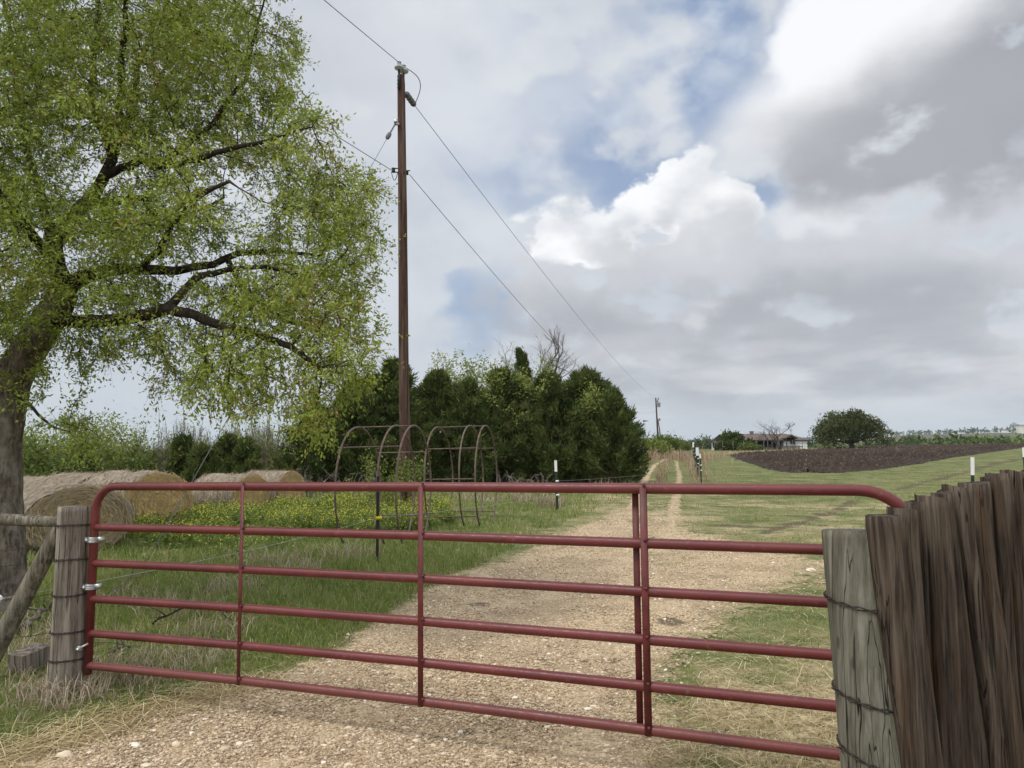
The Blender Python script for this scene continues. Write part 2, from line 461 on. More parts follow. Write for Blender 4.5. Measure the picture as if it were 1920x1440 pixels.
def ground_mat():
    m, k, b = material('ground_soil', 0.95, 0.1)
    p = pos(k)
    g, s, mu = k.attr('gravel'), k.attr('straw'), k.attr('mud')
    # grass floor
    nb = k.noise(p, 0.35, 5, 0.6); nf = k.noise(p, 9.0, 5, 0.65); nm = k.noise(p, 1.6, 5, 0.6)
    green = k.mix(k.ramp(nf, 0.3, 0.7), (0.080, 0.098, 0.030), (0.190, 0.200, 0.078))
    green = k.mix(k.ramp(nb, 0.35, 0.65, 0.0, 0.75), green, (0.23, 0.215, 0.10))
    green = k.mix(k.ramp(k.noise(p, 0.9, 6, 0.7), 0.46, 0.62, 0.0, 0.8), green, (0.065, 0.092, 0.026))
    tan = k.mix(k.ramp(k.noise(p, 22.0, 4, 0.6), 0.3, 0.7), (0.24, 0.185, 0.10), (0.50, 0.41, 0.25))
    sm = k.ramp(k.math('ADD', s, k.math('MULTIPLY', k.math('SUBTRACT', nm, 0.5), 1.3)), 0.30, 0.85)
    col = k.mix(sm, green, tan)
    # gravel: pale stones in a tan grit
    v1 = k.voro(p, 85.0, out='Color'); d1 = k.voro(p, 85.0); v2 = k.voro(p, 34.0, out='Color'); d2 = k.voro(p, 34.0)
    t1 = k.sep(v1)[0]; t2 = k.sep(v2)[0]
    grit = k.mix(t1, (0.29, 0.205, 0.12), (0.68, 0.53, 0.345))
    stone = k.mix(k.sep(v2)[1], (0.46, 0.35, 0.22), (0.80, 0.68, 0.50))
    is_st = k.math('MULTIPLY', k.ramp(t2, 0.62, 0.70), k.ramp(d2, 0.42, 0.34))
    gcol = k.mix(is_st, grit, stone)
    gcol = k.mix(k.ramp(k.noise(p, 1.1, 6, 0.65), 0.42, 0.64, 0.0, 0.7), gcol, (0.31, 0.225, 0.145))
    gcol = k.mix(k.ramp(k.noise(p, 0.45, 5, 0.6), 0.50, 0.68, 0.0, 0.5), gcol, (0.50, 0.385, 0.25))
    gm = k.ramp(k.math('ADD', g, k.math('MULTIPLY', k.math('SUBTRACT', k.noise(p, 6.0, 5, 0.65), 0.5), 1.0)), 0.33, 0.60)
    col = k.mix(gm, col, gcol)
    mm = k.ramp(k.math('ADD', mu, k.math('MULTIPLY', k.math('SUBTRACT', nf, 0.5), 0.9)), 0.40, 0.75)
    col = k.mix(k.math('MULTIPLY', mm, 0.85), col, (0.105, 0.078, 0.052))
    # far country: pasture and bare fields in broad patches
    far = k.math('ADD', 0.0, k.ramp(k.sep(p)[1], 150.0, 420.0))
    patch = k.voro(k.vec('MULTIPLY', p, (1, 0.6, 0)), 0.0042, out='Color')
    fcol = k.mix(k.sep(patch)[0], (0.115, 0.105, 0.06), (0.16, 0.135, 0.09))
    fcol = k.mix(k.ramp(k.sep(patch)[1], 0.55, 0.6), fcol, (0.10, 0.12, 0.05))
    fcol = k.mix(k.ramp(k.noise(p, 0.02, 6, 0.65), 0.45, 0.7, 0, 0.6), fcol, (0.06, 0.075, 0.035))
    col = k.mix(far, col, fcol)
    k.put(b.inputs['Base Color'], col)
    h = k.math('ADD', k.math('MULTIPLY', k.math('SUBTRACT', 1.0, d1), 0.5), k.math('MULTIPLY', is_st, 0.9))
    h = k.math('ADD', k.math('MULTIPLY', h, gm), k.math('MULTIPLY', nf, 0.8))
    k.put(b.inputs['Normal'], k.bump(h, 0.55, 0.02))
    return m

def tone_mat(name, ramp, rough=0.7, spec=0.2, trans=0.0, var=0.0, vscale=1.0):
    """colour by the 'tone' value of each leaf, blade or stone; trans: share of light let through a leaf"""
    m, k, b = material(name, rough, spec)
    r = k.new('ShaderNodeValToRGB')
    els = r.color_ramp.elements
    while len(els) < len(ramp): els.new(0.5)
    for e, (t, c) in zip(els, ramp):
        e.position = t; e.color = (*c, 1)
    t = k.attr('tone')
    if var:
        t = k.math('ADD', t, k.math('MULTIPLY', k.math('SUBTRACT', k.noise(pos(k), vscale, 4, 0.6), 0.5), var))
    k.put(r.inputs[0], t)
    k.put(b.inputs['Base Color'], r.outputs[0])
    if trans:
        tr = k.new('ShaderNodeBsdfTranslucent')
        k.put(tr.inputs[0], k.mix(1.0, r.outputs[0], (1.0, 1.06, 0.72), 'MULTIPLY'))
        ms = k.new('ShaderNodeMixShader'); ms.inputs[0].default_value = trans
        k.l.new(b.outputs[0], ms.inputs[1]); k.l.new(tr.outputs[0], ms.inputs[2])
        o = [n for n in m.node_tree.nodes if n.type == 'OUTPUT_MATERIAL'][0]
        k.l.new(ms.outputs[0], o.inputs[0])
    return m

def bark_mat(name, c0, c1, c2, sc=1.0):
    m, k, b = material(name, 0.95, 0.1)
    p = obj_co(k)
    wz = k.vec('ADD', p, k.vec('SCALE', k.vec('SUBTRACT', k.noise(p, 5 * sc, 3, 0.5, out='Color'), (0.5, 0.5, 0.5)), scale=0.08 / sc))
    q = k.vec('MULTIPLY', wz, (1, 1, 0.22))
    n = k.noise(q, 26 * sc, 8, 0.70, 0.4); n2 = k.noise(q, 9 * sc, 5, 0.6)
    blot = k.noise(p, 3.5 * sc, 5, 0.65)
    col = k.mix(k.ramp(n, 0.34, 0.64), c0, c1)
    col = k.mix(k.ramp(blot, 0.44, 0.66, 0.0, 0.8), col, c2)
    col = k.mix(k.ramp(n2, 0.44, 0.34, 0.0, 0.75), col, c0)
    k.put(b.inputs['Base Color'], col)
    k.put(b.inputs['Normal'], k.bump(k.math('ADD', n, n2), 1.0, 0.03))
    return m

def wood_mat(name, dark, mid, light, streak=None, sc=1.0, crack=0.7, axis_scale=(1, 1, 0.06), moss=None):
    """weathered timber, grain along the object's own z"""
    m, k, b = material(name, 0.9, 0.15)
    p = obj_co(k)
    info = k.new('ShaderNodeObjectInfo').outputs['Random']
    p = k.vec('ADD', p, k.comb(k.math('MULTIPLY', info, 13.0), k.math('MULTIPLY', info, 7.0), 0.0))
    wz = k.vec('ADD', p, k.vec('SCALE', k.vec('SUBTRACT', k.noise(k.vec('MULTIPLY', p, (1, 1, 0.5)), 4.0, 2, 0.5, out='Color'), (0.5, 0.5, 0.5)), scale=0.035))
    q = k.vec('MULTIPLY', wz, axis_scale)
    g1 = k.noise(q, 60 * sc, 8, 0.7); g2 = k.noise(q, 22 * sc, 5, 0.6); g3 = k.noise(p, 5 * sc, 4, 0.6)
    col = k.mix(k.ramp(g1, 0.32, 0.66), dark, mid)
    col = k.mix(k.ramp(g2, 0.42, 0.68, 0.0, 0.9), col, light)
    if streak is not None:
        col = k.mix(k.ramp(k.noise(k.vec('MULTIPLY', q, (1, 1, 1.6)), 11 * sc, 4, 0.6), 0.52, 0.66, 0.0, 0.85), col, streak)
    if moss is not None:
        col = k.mix(k.ramp(g3, 0.45, 0.70, 0.0, 0.75), col, moss)
    cr = k.noise(k.vec('MULTIPLY', wz, (axis_scale[0], axis_scale[1], axis_scale[2] * 0.14)), 26 * sc, 2, 0.4)
    crm = k.ramp(k.math('ABSOLUTE', k.math('SUBTRACT', cr, 0.5)), 0.013, 0.0)
    crm = k.math('MULTIPLY', crm, k.ramp(k.noise(k.vec('MULTIPLY', p, (1, 1, 0.2)), 6 * sc, 3, 0.5), 0.42, 0.55))
    col = k.mix(k.math('MULTIPLY', crm, crack), col, tuple(c * 0.18 for c in dark))
    kn = k.voro(k.vec('MULTIPLY', p, (1, 1, 0.35)), 7 * sc)
    col = k.mix(k.ramp(kn, 0.10, 0.05, 0.0, 0.6), col, tuple(c * 0.5 for c in dark))
    k.put(b.inputs['Base Color'], col)
    h = k.math('SUBTRACT', k.math('ADD', k.math('MULTIPLY', g1, 0.6), k.math('MULTIPLY', g2, 0.7)), k.math('MULTIPLY', crm, 1.3))
    k.put(b.inputs['Normal'], k.bump(h, 1.0, 0.016))
    return m

def plain_mat(name, col, rough=0.5, metal=0.0, var=0.25, sc=20.0, spec=0.4, dirt=None, bump=0.15):
    m, k, b = material(name, rough, spec)
    b.inputs['Metallic'].default_value = metal
    p = obj_co(k)
    n = k.noise(p, sc, 6, 0.62)
    c = k.mix(k.ramp(n, 0.3, 0.7), tuple(x * (1 - var) for x in col), tuple(min(1, x * (1 + var)) for x in col))
    if dirt is not None:
        c = k.mix(k.ramp(k.noise(p, sc * 0.35, 6, 0.7), 0.54, 0.72, 0.0, 0.8), c, dirt)
    k.put(b.inputs['Base Color'], c)
    k.put(b.inputs['Roughness'], k.ramp(n, 0.2, 0.8, max(rough - 0.1, 0.05), min(rough + 0.15, 1)))
    if bump: k.put(b.inputs['Normal'], k.bump(n, bump, 0.004))
    return m

def red_mat():
    m, k, b = material('gate_red_paint', 0.42, 0.45)
    p = obj_co(k)
    n = k.noise(p, 3.0, 5, 0.6); f = k.noise(p, 120.0, 4, 0.7); s = k.noise(p, 28.0, 5, 0.7)
    col = k.mix(k.ramp(n, 0.35, 0.65), (0.112, 0.0172, 0.0168), (0.148, 0.027, 0.0245))
    col = k.mix(k.ramp(s, 0.56, 0.74, 0.0, 0.5), col, (0.25, 0.115, 0.09))          # chalking and dust
    col = k.mix(k.ramp(k.noise(p, 9.0, 6, 0.7), 0.60, 0.72, 0.0, 0.55), col, (0.075, 0.018, 0.015))   # weathered patches
    rz = k.ramp(k.math('ADD', k.sep(p)[2], k.math('MULTIPLY', s, 0.3)), 0.55, 0.25, 0.0, 0.10)
    col = k.mix(rz, col, (0.33, 0.22, 0.15))                                          # mud splashed on the lower rails
    col = k.mix(k.ramp(f, 0.70, 0.76, 0.0, 0.5), col, (0.06, 0.022, 0.018))          # specks
    chip = k.ramp(k.math('ADD', k.voro(p, 3.1), k.math('MULTIPLY', k.math('SUBTRACT', k.noise(p, 60.0, 3), 0.5), 0.03)), 0.046, 0.036)
    col = k.mix(chip, col, (0.62, 0.58, 0.54))                                        # chipped paint
    k.put(b.inputs['Base Color'], col)
    k.put(b.inputs['Roughness'], k.ramp(s, 0.3, 0.75, 0.36, 0.6))
    k.put(b.inputs['Normal'], k.bump(k.math('ADD', k.math('MULTIPLY', f, 0.3), n), 0.12, 0.004))
    return m

def hay_mat(name, face, dull=False):
    m, k, b = material(name, 0.95, 0.08)
    p = obj_co(k)
    x, y, z = k.sep(p)
    rad = k.math('SQRT', k.math('ADD', k.math('MULTIPLY', y, y), k.math('MULTIPLY', z, z)))
    if face:
        ang = k.math('ARCTAN2', z, y)
        q = k.comb(k.math('ADD', k.math('MULTIPLY', rad, 26.0), k.math('MULTIPLY', ang, 0.35)), k.math('MULTIPLY', ang, 5.0), 0.0)
        n = k.noise(q, 1.1, 6, 0.7, 0.5); rings = k.noise(k.comb(k.math('ADD', rad, k.math('MULTIPLY', k.noise(p, 3.0, 3), 0.08)), 0.0, 0.0), 16.0, 3, 0.6)
        col = k.mix(k.ramp(n, 0.34, 0.66), (0.36, 0.215, 0.075), (0.97, 0.70, 0.33))
        if dull: col = k.mix(k.ramp(n, 0.34, 0.66), (0.18, 0.125, 0.07), (0.60, 0.45, 0.25))
        col = k.mix(k.ramp(rings, 0.4, 0.65, 0.0, 0.45), col, (0.44, 0.275, 0.10))
        col = k.mix(k.ramp(k.noise(p, 2.2, 4), 0.50, 0.70, 0.0, 0.35), col, (0.38, 0.29, 0.17))
    else:
        q = k.vec('MULTIPLY', p, (4.0, 1.0, 1.0))
        n = k.noise(q, 9.0, 8, 0.75, 0.7); n2 = k.noise(p, 2.5, 4)
        col = k.mix(k.ramp(n, 0.28, 0.72), (0.15, 0.115, 0.078), (0.62, 0.52, 0.40))
        col = k.mix(k.ramp(n2, 0.48, 0.72, 0.0, 0.6), col, (0.27, 0.23, 0.195))
    k.put(b.inputs['Base Color'], col)
    k.put(b.inputs['Normal'], k.bump(n, 1.0, 0.05))
    return m

M = {}
M['ground'] = ground_mat()
GREEN = [(0.0, (0.070, 0.110, 0.020)), (0.35, (0.180, 0.235, 0.050)), (0.62, (0.285, 0.330, 0.100)), (0.80, (0.34, 0.29, 0.14)), (1.0, (0.55, 0.45, 0.28))]
M['grass'] = tone_mat('grass_blades', GREEN, 0.6, 0.2, 0.3)
M['straw'] = tone_mat('dead_straw', [(0, (0.27, 0.19, 0.09)), (0.5, (0.52, 0.40, 0.20)), (1, (0.78, 0.66, 0.42))], 0.7, 0.2, 0.15)
M['thatch'] = tone_mat('grey_thatch', [(0, (0.20, 0.15, 0.105)), (0.5, (0.36, 0.285, 0.20)), (1, (0.60, 0.51, 0.39))], 0.8, 0.1, 0.15)
M['stone'] = tone_mat('limestone', [(0, (0.24, 0.165, 0.105)), (0.5, (0.50, 0.38, 0.245)), (0.85, (0.72, 0.60, 0.44)), (1, (0.82, 0.75, 0.63))], 0.9, 0.15, 0, 0.35, 60)
M['mustard'] = tone_mat('mustard_plants', [(0, (0.085, 0.13, 0.03)), (0.3, (0.17, 0.225, 0.058)), (0.5, (0.22, 0.26, 0.08)), (0.55, (0.66, 0.60, 0.06)), (1, (0.86, 0.79, 0.16))], 0.6, 0.2, 0.35)
M['leaf'] = tone_mat('spring_leaves', [(0, (0.070, 0.105, 0.014)), (0.35, (0.190, 0.250, 0.030)), (0.62, (0.345, 0.395, 0.065)), (0.82, (0.46, 0.45, 0.14)), (0.88, (0.38, 0.28, 0.09)), (1, (0.30, 0.19, 0.065))], 0.45, 0.4, 0.28)
M['bush'] = tone_mat('bush_leaves', [(0, (0.055, 0.08, 0.018)), (0.5, (0.17, 0.205, 0.045)), (1, (0.32, 0.35, 0.10))], 0.6, 0.2, 0.35)
M['cedar'] = tone_mat('cedar_foliage', [(0, (0.030, 0.046, 0.014)), (0.5, (0.088, 0.115, 0.032)), (0.85, (0.155, 0.180, 0.052)), (1, (0.21, 0.20, 0.08))], 0.75, 0.12, 0.2)
M['oak'] = tone_mat('oak_leaves', [(0, (0.025, 0.038, 0.012)), (0.5, (0.07, 0.088, 0.027)), (1, (0.15, 0.145, 0.055))], 0.7, 0.15, 0.15)
M['far_tree'] = tone_mat('far_leaves', [(0, (0.03, 0.05, 0.018)), (0.5, (0.075, 0.11, 0.035)), (1, (0.15, 0.19, 0.06))], 0.8, 0.1, 0.1)
M['bark'] = bark_mat('tree_bark', (0.055, 0.042, 0.032), (0.21, 0.17, 0.13), (0.33, 0.285, 0.235))
M['twig'] = bark_mat('branch_bark', (0.022, 0.017, 0.012), (0.065, 0.05, 0.036), (0.10, 0.085, 0.065), 2)
M['grey_twig'] = bark_mat('grey_brush_bark', (0.11, 0.085, 0.07), (0.25, 0.20, 0.165), (0.36, 0.30, 0.25), 2)
M['bare'] = bark_mat('bare_bark', (0.045, 0.036, 0.030), (0.12, 0.10, 0.085), (0.18, 0.155, 0.135), 1)
M['cedar_bark'] = bark_mat('cedar_bark', (0.05, 0.038, 0.03), (0.14, 0.11, 0.09), (0.22, 0.19, 0.165))
M['post'] = wood_mat('weathered_grey_wood', (0.085, 0.068, 0.052), (0.235, 0.195, 0.155), (0.36, 0.31, 0.255), None, 1.0, 0.9)
M['green_post'] = wood_mat('treated_grey_green_wood', (0.075, 0.068, 0.050), (0.175, 0.163, 0.125), (0.265, 0.25, 0.20), (0.11, 0.09, 0.062), 1.3, 0.95, moss=(0.145, 0.145, 0.105))
M['rail'] = wood_mat('weathered_rail_wood', (0.075, 0.062, 0.045), (0.20, 0.17, 0.125), (0.32, 0.28, 0.22), None, 1.2, 0.8)
M['timber'] = wood_mat('dark_weathered_timber', (0.022, 0.016, 0.013), (0.082, 0.059, 0.043), (0.162, 0.127, 0.096), (0.100, 0.063, 0.038), 1.7, 0.9, axis_scale=(1, 1, 0.045))
M['pole'] = wood_mat('creosoted_pole', (0.034, 0.020, 0.015), (0.105, 0.060, 0.043), (0.165, 0.112, 0.085), (0.07, 0.04, 0.029), 0.6, 0.9, axis_scale=(1, 1, 0.03))
M['far_pole'] = plain_mat('dark_pole', (0.06, 0.045, 0.04), 0.9, 0, 0.3, 3)
M['red'] = red_mat()
M['red_dark'] = plain_mat('gate_upright_paint', (0.115, 0.022, 0.021), 0.5, 0, 0.3, 14, 0.35, (0.10, 0.045, 0.03))
M['galv'] = plain_mat('galvanised_steel', (0.46, 0.46, 0.45), 0.42, 0.85, 0.2, 60)
M['wire'] = plain_mat('rusty_wire', (0.055, 0.042, 0.035), 0.7, 0.5, 0.4, 90)
M['cable'] = plain_mat('aluminium_cable', (0.13, 0.135, 0.14), 0.6, 0.4, 0.1, 5)
M['rust'] = plain_mat('rusty_pipe', (0.145, 0.105, 0.085), 0.75, 0.2, 0.4, 14, 0.3, (0.21, 0.10, 0.06))
M['iron'] = plain_mat('dark_iron', (0.03, 0.028, 0.027), 0.6, 0.3, 0.3, 30)
M['porcelain'] = plain_mat('grey_porcelain', (0.40, 0.42, 0.43), 0.3, 0, 0.1, 20, 0.5)
M['porcelain_dark'] = plain_mat('brown_grey_porcelain', (0.10, 0.095, 0.10), 0.3, 0, 0.2, 20, 0.5)
M['tpost'] = plain_mat('green_steel_post', (0.022, 0.038, 0.028), 0.6, 0.2, 0.3, 30)
M['white'] = plain_mat('white_paint', (0.78, 0.77, 0.74), 0.5, 0, 0.06, 30)
M['yellow'] = plain_mat('yellow_plastic', (0.75, 0.55, 0.02), 0.5, 0, 0.1, 30)
M['hay_face'] = hay_mat('hay_cut_face', True)
M['hay_dull'] = hay_mat('hay_rotted_face', True, True)
M['hay_body'] = hay_mat('hay_weathered_side', False)
M['hay_straw'] = tone_mat('hay_stalks', [(0, (0.19, 0.145, 0.10)), (0.5, (0.40, 0.33, 0.255)), (0.75, (0.52, 0.39, 0.19)), (1, (0.68, 0.48, 0.20))], 0.9, 0.1, 0.1)
M['soil'] = tone_mat('plowed_clods', [(0, (0.022, 0.015, 0.011)), (0.55, (0.058, 0.041, 0.030)), (1, (0.15, 0.115, 0.085))], 0.95, 0.1, 0, 0.55, 2.5)

# ------------------------------------------------------------------ ground sheet and gravel drive
def build_ground():
    az = np.concatenate([np.radians(np.linspace(-55, 55, 460)), np.radians(np.linspace(55, 305, 70)[1:-1])])
    rr = np.concatenate([[0.25], np.geomspace(0.8, 2.2, 14)[:-1], np.geomspace(2.2, 70, 520), np.geomspace(70, 2500, 110)[1:]])
    R, A = np.meshgrid(rr, az, indexing='ij')
    X, Y = R * np.sin(A), R * np.cos(A)
    g, s, mu = masks(X, Y)
    Z = hz(X, Y)
    Z = Z + (0.012 * fbm2(X, Y, 2.5, 4, 21) + 0.006 * fbm2(X, Y, 9.0, 3, 31)) * ss(R, 60, 30)
    m, n = R.shape
    i = np.arange(m - 1)[:, None] * n; j = np.arange(n)[None]; j2 = (j + 1) % n
    q = np.stack([i + j, i + n + j, i + n + j2, i + j2], -1).reshape(-1, 4)
    V = np.stack([X, Y, Z], -1).reshape(-1, 3)
    at = {'gravel': g.ravel(), 'straw': s.ravel(), 'mud': mu.ravel()}
    mb = MB().add(V, q)
    mb.add(np.array([[0, 0, float(hz(0, 0))]]), np.stack([np.full(n, 0), np.arange(n) - len(V), (np.arange(n) + 1) % n - len(V)], -1))
    at = {k: np.r_[v, 0.5] for k, v in at.items()}
    o = mb.build('ground', M['ground'], attrs=at); tag(o, kind='structure')
    gm = at['gravel'][:-1][q].mean(1); yc = V[q][:, :, 1].mean(1)
    keep = (gm > 0.40) & (yc > -3)
    used = np.unique(q[keep]); mp = np.full(len(V), -1); mp[used] = np.arange(len(used))
    V2 = V[used] + np.array([0, 0, 0.006])
    o = MB().add(V2, mp[q[keep]]).build('gravel_drive', M['ground'], attrs={k: v[:-1][used] for k, v in at.items()})
    tag(o, kind='structure')
build_ground()

# ------------------------------------------------------------------ placing helpers
RNG = np.random.default_rng(7)
def hang(o, root, under=None):
    """make mesh o (built in world coordinates) a part of root, or a sub-part of the part `under`"""
    o.data.transform(Matrix.Translation(-root.location))
    o.parent = under if under else root
    return o
def recentre(o, loc):
    loc = Vector(loc)
    o.data.transform(Matrix.Translation(-loc)); o.location = loc
    return o
def part(root, name, mb, mat, under=None, smooth=True, label=None):
    o = hang(mb.build(name, mat, smooth=smooth), root, under)
    if label: o['label'] = label
    return o
def dup(root, loc, label, rz=0.0, sc=1.0):
    """a copy of a thing with copies of its parts and sub-parts"""
    r = root.copy(); C.objects.link(r)
    r.location = loc; r.rotation_euler = (0, 0, rz); r.scale = (sc, sc, sc); r['label'] = label
    for ch in list(root.children):
        c = ch.copy(); C.objects.link(c); c.parent = r
        for g in list(ch.children):
            d = g.copy(); C.objects.link(d); d.parent = c
    return r
def post_mb(base, top, r0, r1, seg=20, rows=26, rough=0.06, seed=0, flat=0.0):
    """a round timber: worn outline, checks in the surface, a cut top"""
    base, top = np.array(base, float), np.array(top, float)
    t = np.linspace(0, 1, rows)
    pts = base + (top - base) * t[:, None]
    r = r0 + (r1 - r0) * t
    a = np.arange(seg) * 2 * np.pi / seg
    A, T = np.meshgrid(a, t)
    q = np.stack([np.cos(A) * 2.2, np.sin(A) * 2.2, T * 2.0 + seed * 3.1], -1)
    q2 = np.stack([np.cos(A) * 6, np.sin(A) * 6, T * 1.6 + seed * 5.7], -1)
    w = 1 + rough * (vnoise(q, seed) + 0.7 * vnoise(q2, seed + 5))
    w[-1] *= 0.985
    mb = MB(); tube(mb, pts, r, seg, True, wob=w)
    return mb
def wrap_wire(mb, base, top, z, r, tilt=0.05, phase=0.0, th=0.0035, turns=1.0):
    base, top = np.array(base, float), np.array(top, float)
    c = base + (top - base) * (z - base[2]) / (top[2] - base[2])
    for k in range(2):
        a = np.linspace(0, 2 * np.pi * turns, 40) + phase
        rr = r * 1.03 + 0.0025 * np.sin(a * 14 + k * np.pi)
        pts = c + np.stack([rr * np.cos(a), rr * np.sin(a), tilt * r * np.cos(a - phase) + 0.006 * k + 0.003 * np.cos(a * 14 + k * np.pi)], -1)
        tube(mb, pts, th, 5, True)
    return mb
def rounded_path(pts, rads, n=8):
    """poly-line with its inner corners turned on the given radii"""
    pts = [np.array(p, float) for p in pts]
    out = [pts[0]]
    for i in range(1, len(pts) - 1):
        r = rads[i - 1]
        d0 = pts[i - 1] - pts[i]; d1 = pts[i + 1] - pts[i]
        d0 /= np.linalg.norm(d0); d1 /= np.linalg.norm(d1)
        a, b = pts[i] + d0 * r, pts[i] + d1 * r
        for t in np.linspace(0, 1, n):
            u = t * math.pi / 2
            out.append(pts[i] + d0 * r * (1 - math.sin(u)) + d1 * r * (1 - math.cos(u)))
    out.append(pts[-1])
    return np.array(out)

# ------------------------------------------------------------------ the red gate
def build_gate():
    ys = [4.85 - 0.413 * k for k in range(5)]
    Bx = [(165, 1247), (453, 1275.5), (793, 1314.5), (1213, 1368)]
    Tx = [(181, 912), (461, 912), (793, 913), (1203, 916)]
    Bp = [np.array(P(*q, ys[k])) for k, q in enumerate(Bx)]
    Tp = [np.array(P(*q, ys[k])) for k, q in enumerate(Tx)]
    def at(A, s):            # s in sections, straight on beyond the third upright
        if s >= 3: return A[3] + (A[3] - A[2]) * (s - 3)
        k = int(s); return A[k] + (A[k + 1] - A[k]) * (s - k)
    fr = [0.0, 0.232, 0.434, 0.633, 0.823, 1.0]
    along = Bp[3] - Bp[0]; along /= np.linalg.norm(along)
    nrm = np.array([along[1], -along[0], 0]); nrm /= np.linalg.norm(nrm)     # towards the camera
    root = empty('farm_gate', (*Bp[0][:2], 0), 'long red tubular steel farm gate closed across the gravel drive', 'gate')
    R0 = 0.0255
    low = Bp[0] + (Bp[0] - Tp[0]) * 0.05
    l4, t4 = at(Bp, 4), at(Tp, 4)
    low4 = l4 + (l4 - t4) * 0.03
    top_pts = [Tp[0], *[at(Tp, s) for s in (1, 2, 3)], t4]
    # outer tube: up the hinge side, over the top with turned corners, down the latch side
    path = rounded_path([low, Tp[0], Tp[1]], [0.17])[:-1].tolist()
    path += [at(Tp, s) for s in (0.5, 1, 1.5, 2, 2.5, 3, 3.5)]
    path += rounded_path([at(Tp, 3.5), t4, low4], [0.24], 10)[1:].tolist()
    mb = MB(); tube(mb, path, R0 * 1.06, 18)
    part(root, 'frame_tube', mb, M['red'])
    for f in fr[1:]:
        pts = []
        rad = []
        for s in np.linspace(0.0, 4.0, 33):
            p = at(Tp, s) * (1 - f) + at(Bp, s) * f
            pts.append(p); rad.append(R0)
        pts = np.array(pts); rad = np.array(rad)
        pts[0] = pts[0] - along * 0.006
        ext = pts[0] + along * 0.05
        pts = np.insert(pts, 1, ext, 0); rad = np.insert(rad, 1, R0)
        rad[0] = R0 * 0.72
        mb = MB(); tube(mb, pts + nrm * 0.004, rad, 16)
        part(root, 'rail', mb, M['red'])
    # uprights: a folded channel, one strip before the rails and one behind
    for s, w, off in ((1, 0.024, 0.0), (2, 0.032, 0.0), (3, 0.033, -0.038)):
        t, b = at(Tp, s), at(Bp, s)
        d = t - b; L = np.linalg.norm(d); d /= L
        rot = np.stack([along, -nrm, d], 1)
        mb = MB()
        c = (t + b) / 2
        box(mb, c + nrm * (R0 + 0.0035) + along * (0.010 if s == 3 else 0) - d * 0.006, (w, 0.005, L + 0.03), rot, 0.001)
        if s == 3:
            box(mb, c - nrm * (R0 + 0.0035) + along * off, (w, 0.005, L + 0.02), rot, 0.001)
            box(mb, c + along * (0.010 + w / 2 - 0.002) + nrm * 0.014, (0.004, 0.026, L * 0.98), rot)
        up = part(root, 'upright', mb, M['red_dark'])
        for f in fr:
            wb = MB(); q = t * (1 - f) + b * f
            lathe(wb, [(0.0, 0.0), (0.008, 0.001), (0.010, 0.004), (0.005, 0.008), (0.0, 0.009)], q + nrm * (R0 + 0.006) + along * (w * 0.5 * (-1) ** int(f * 10)) + d * 0.02, nrm, 8)
            part(root, 'weld', wb, M['red_dark'], up)
    # hinges: galvanised collar, strap and eye bolt
    for px, py in ((165, 1012), (160, 1100)):
        c = np.array(P(px + 10, py, ys[0]))
        mb = MB()
        a = np.linspace(0, 2 * np.pi, 20)
        for dz in (-0.012, 0.0, 0.012):
            tube(mb, c + np.stack([0.031 * np.cos(a), 0.031 * np.sin(a), np.full(20, dz)], -1), 0.0085, 6)
        box(mb, c + np.array([-0.048, -0.012, 0.0]), (0.075, 0.008, 0.034), None, 0.003)
        box(mb, c + np.array([-0.048, 0.014, 0.0]), (0.075, 0.008, 0.034), None, 0.003)
        box(mb, c + np.array([0.05, -0.002, 0.004]), (0.04, 0.03, 0.03), None, 0.005)
        h = part(root, 'hinge', mb, M['galv'])
        bb = MB()
        lathe(bb, [(0.0, -0.02), (0.019, -0.02), (0.019, -0.008), (0.026, -0.008), (0.026, 0.002), (0.013, 0.004), (0.013, 0.02), (0.0, 0.02)], c + np.array([-0.085, -0.03, -0.028]), (0, -1, 0.1), 10)
        lathe(bb, [(0.0, -0.012), (0.011, -0.012), (0.011, 0.012), (0.0, 0.012)], c + np.array([-0.03, -0.022, 0.0]), (0, -1, 0), 6)
        tube(bb, [c + np.array([-0.085, 0.0, -0.026]), c + np.array([-0.16, 0.03, -0.028])], 0.009, 8)
        part(root, 'bolt', bb, M['galv'], h)
    c = np.array(P(147, 1217, 4.80)); mb = MB()
    lathe(mb, [(0.0, -0.01), (0.021, -0.01), (0.021, 0.0), (0.011, 0.0), (0.011, 0.014), (0.0, 0.014)], c, (0.1, -1, 0.15), 10)
    tube(mb, [c + np.array([0, 0.0, 0]), c + np.array([0.05, 0.02, 0.03])], 0.008, 6)
    part(root, 'bolt', mb, M['galv'])
    return root
GATE = build_gate()

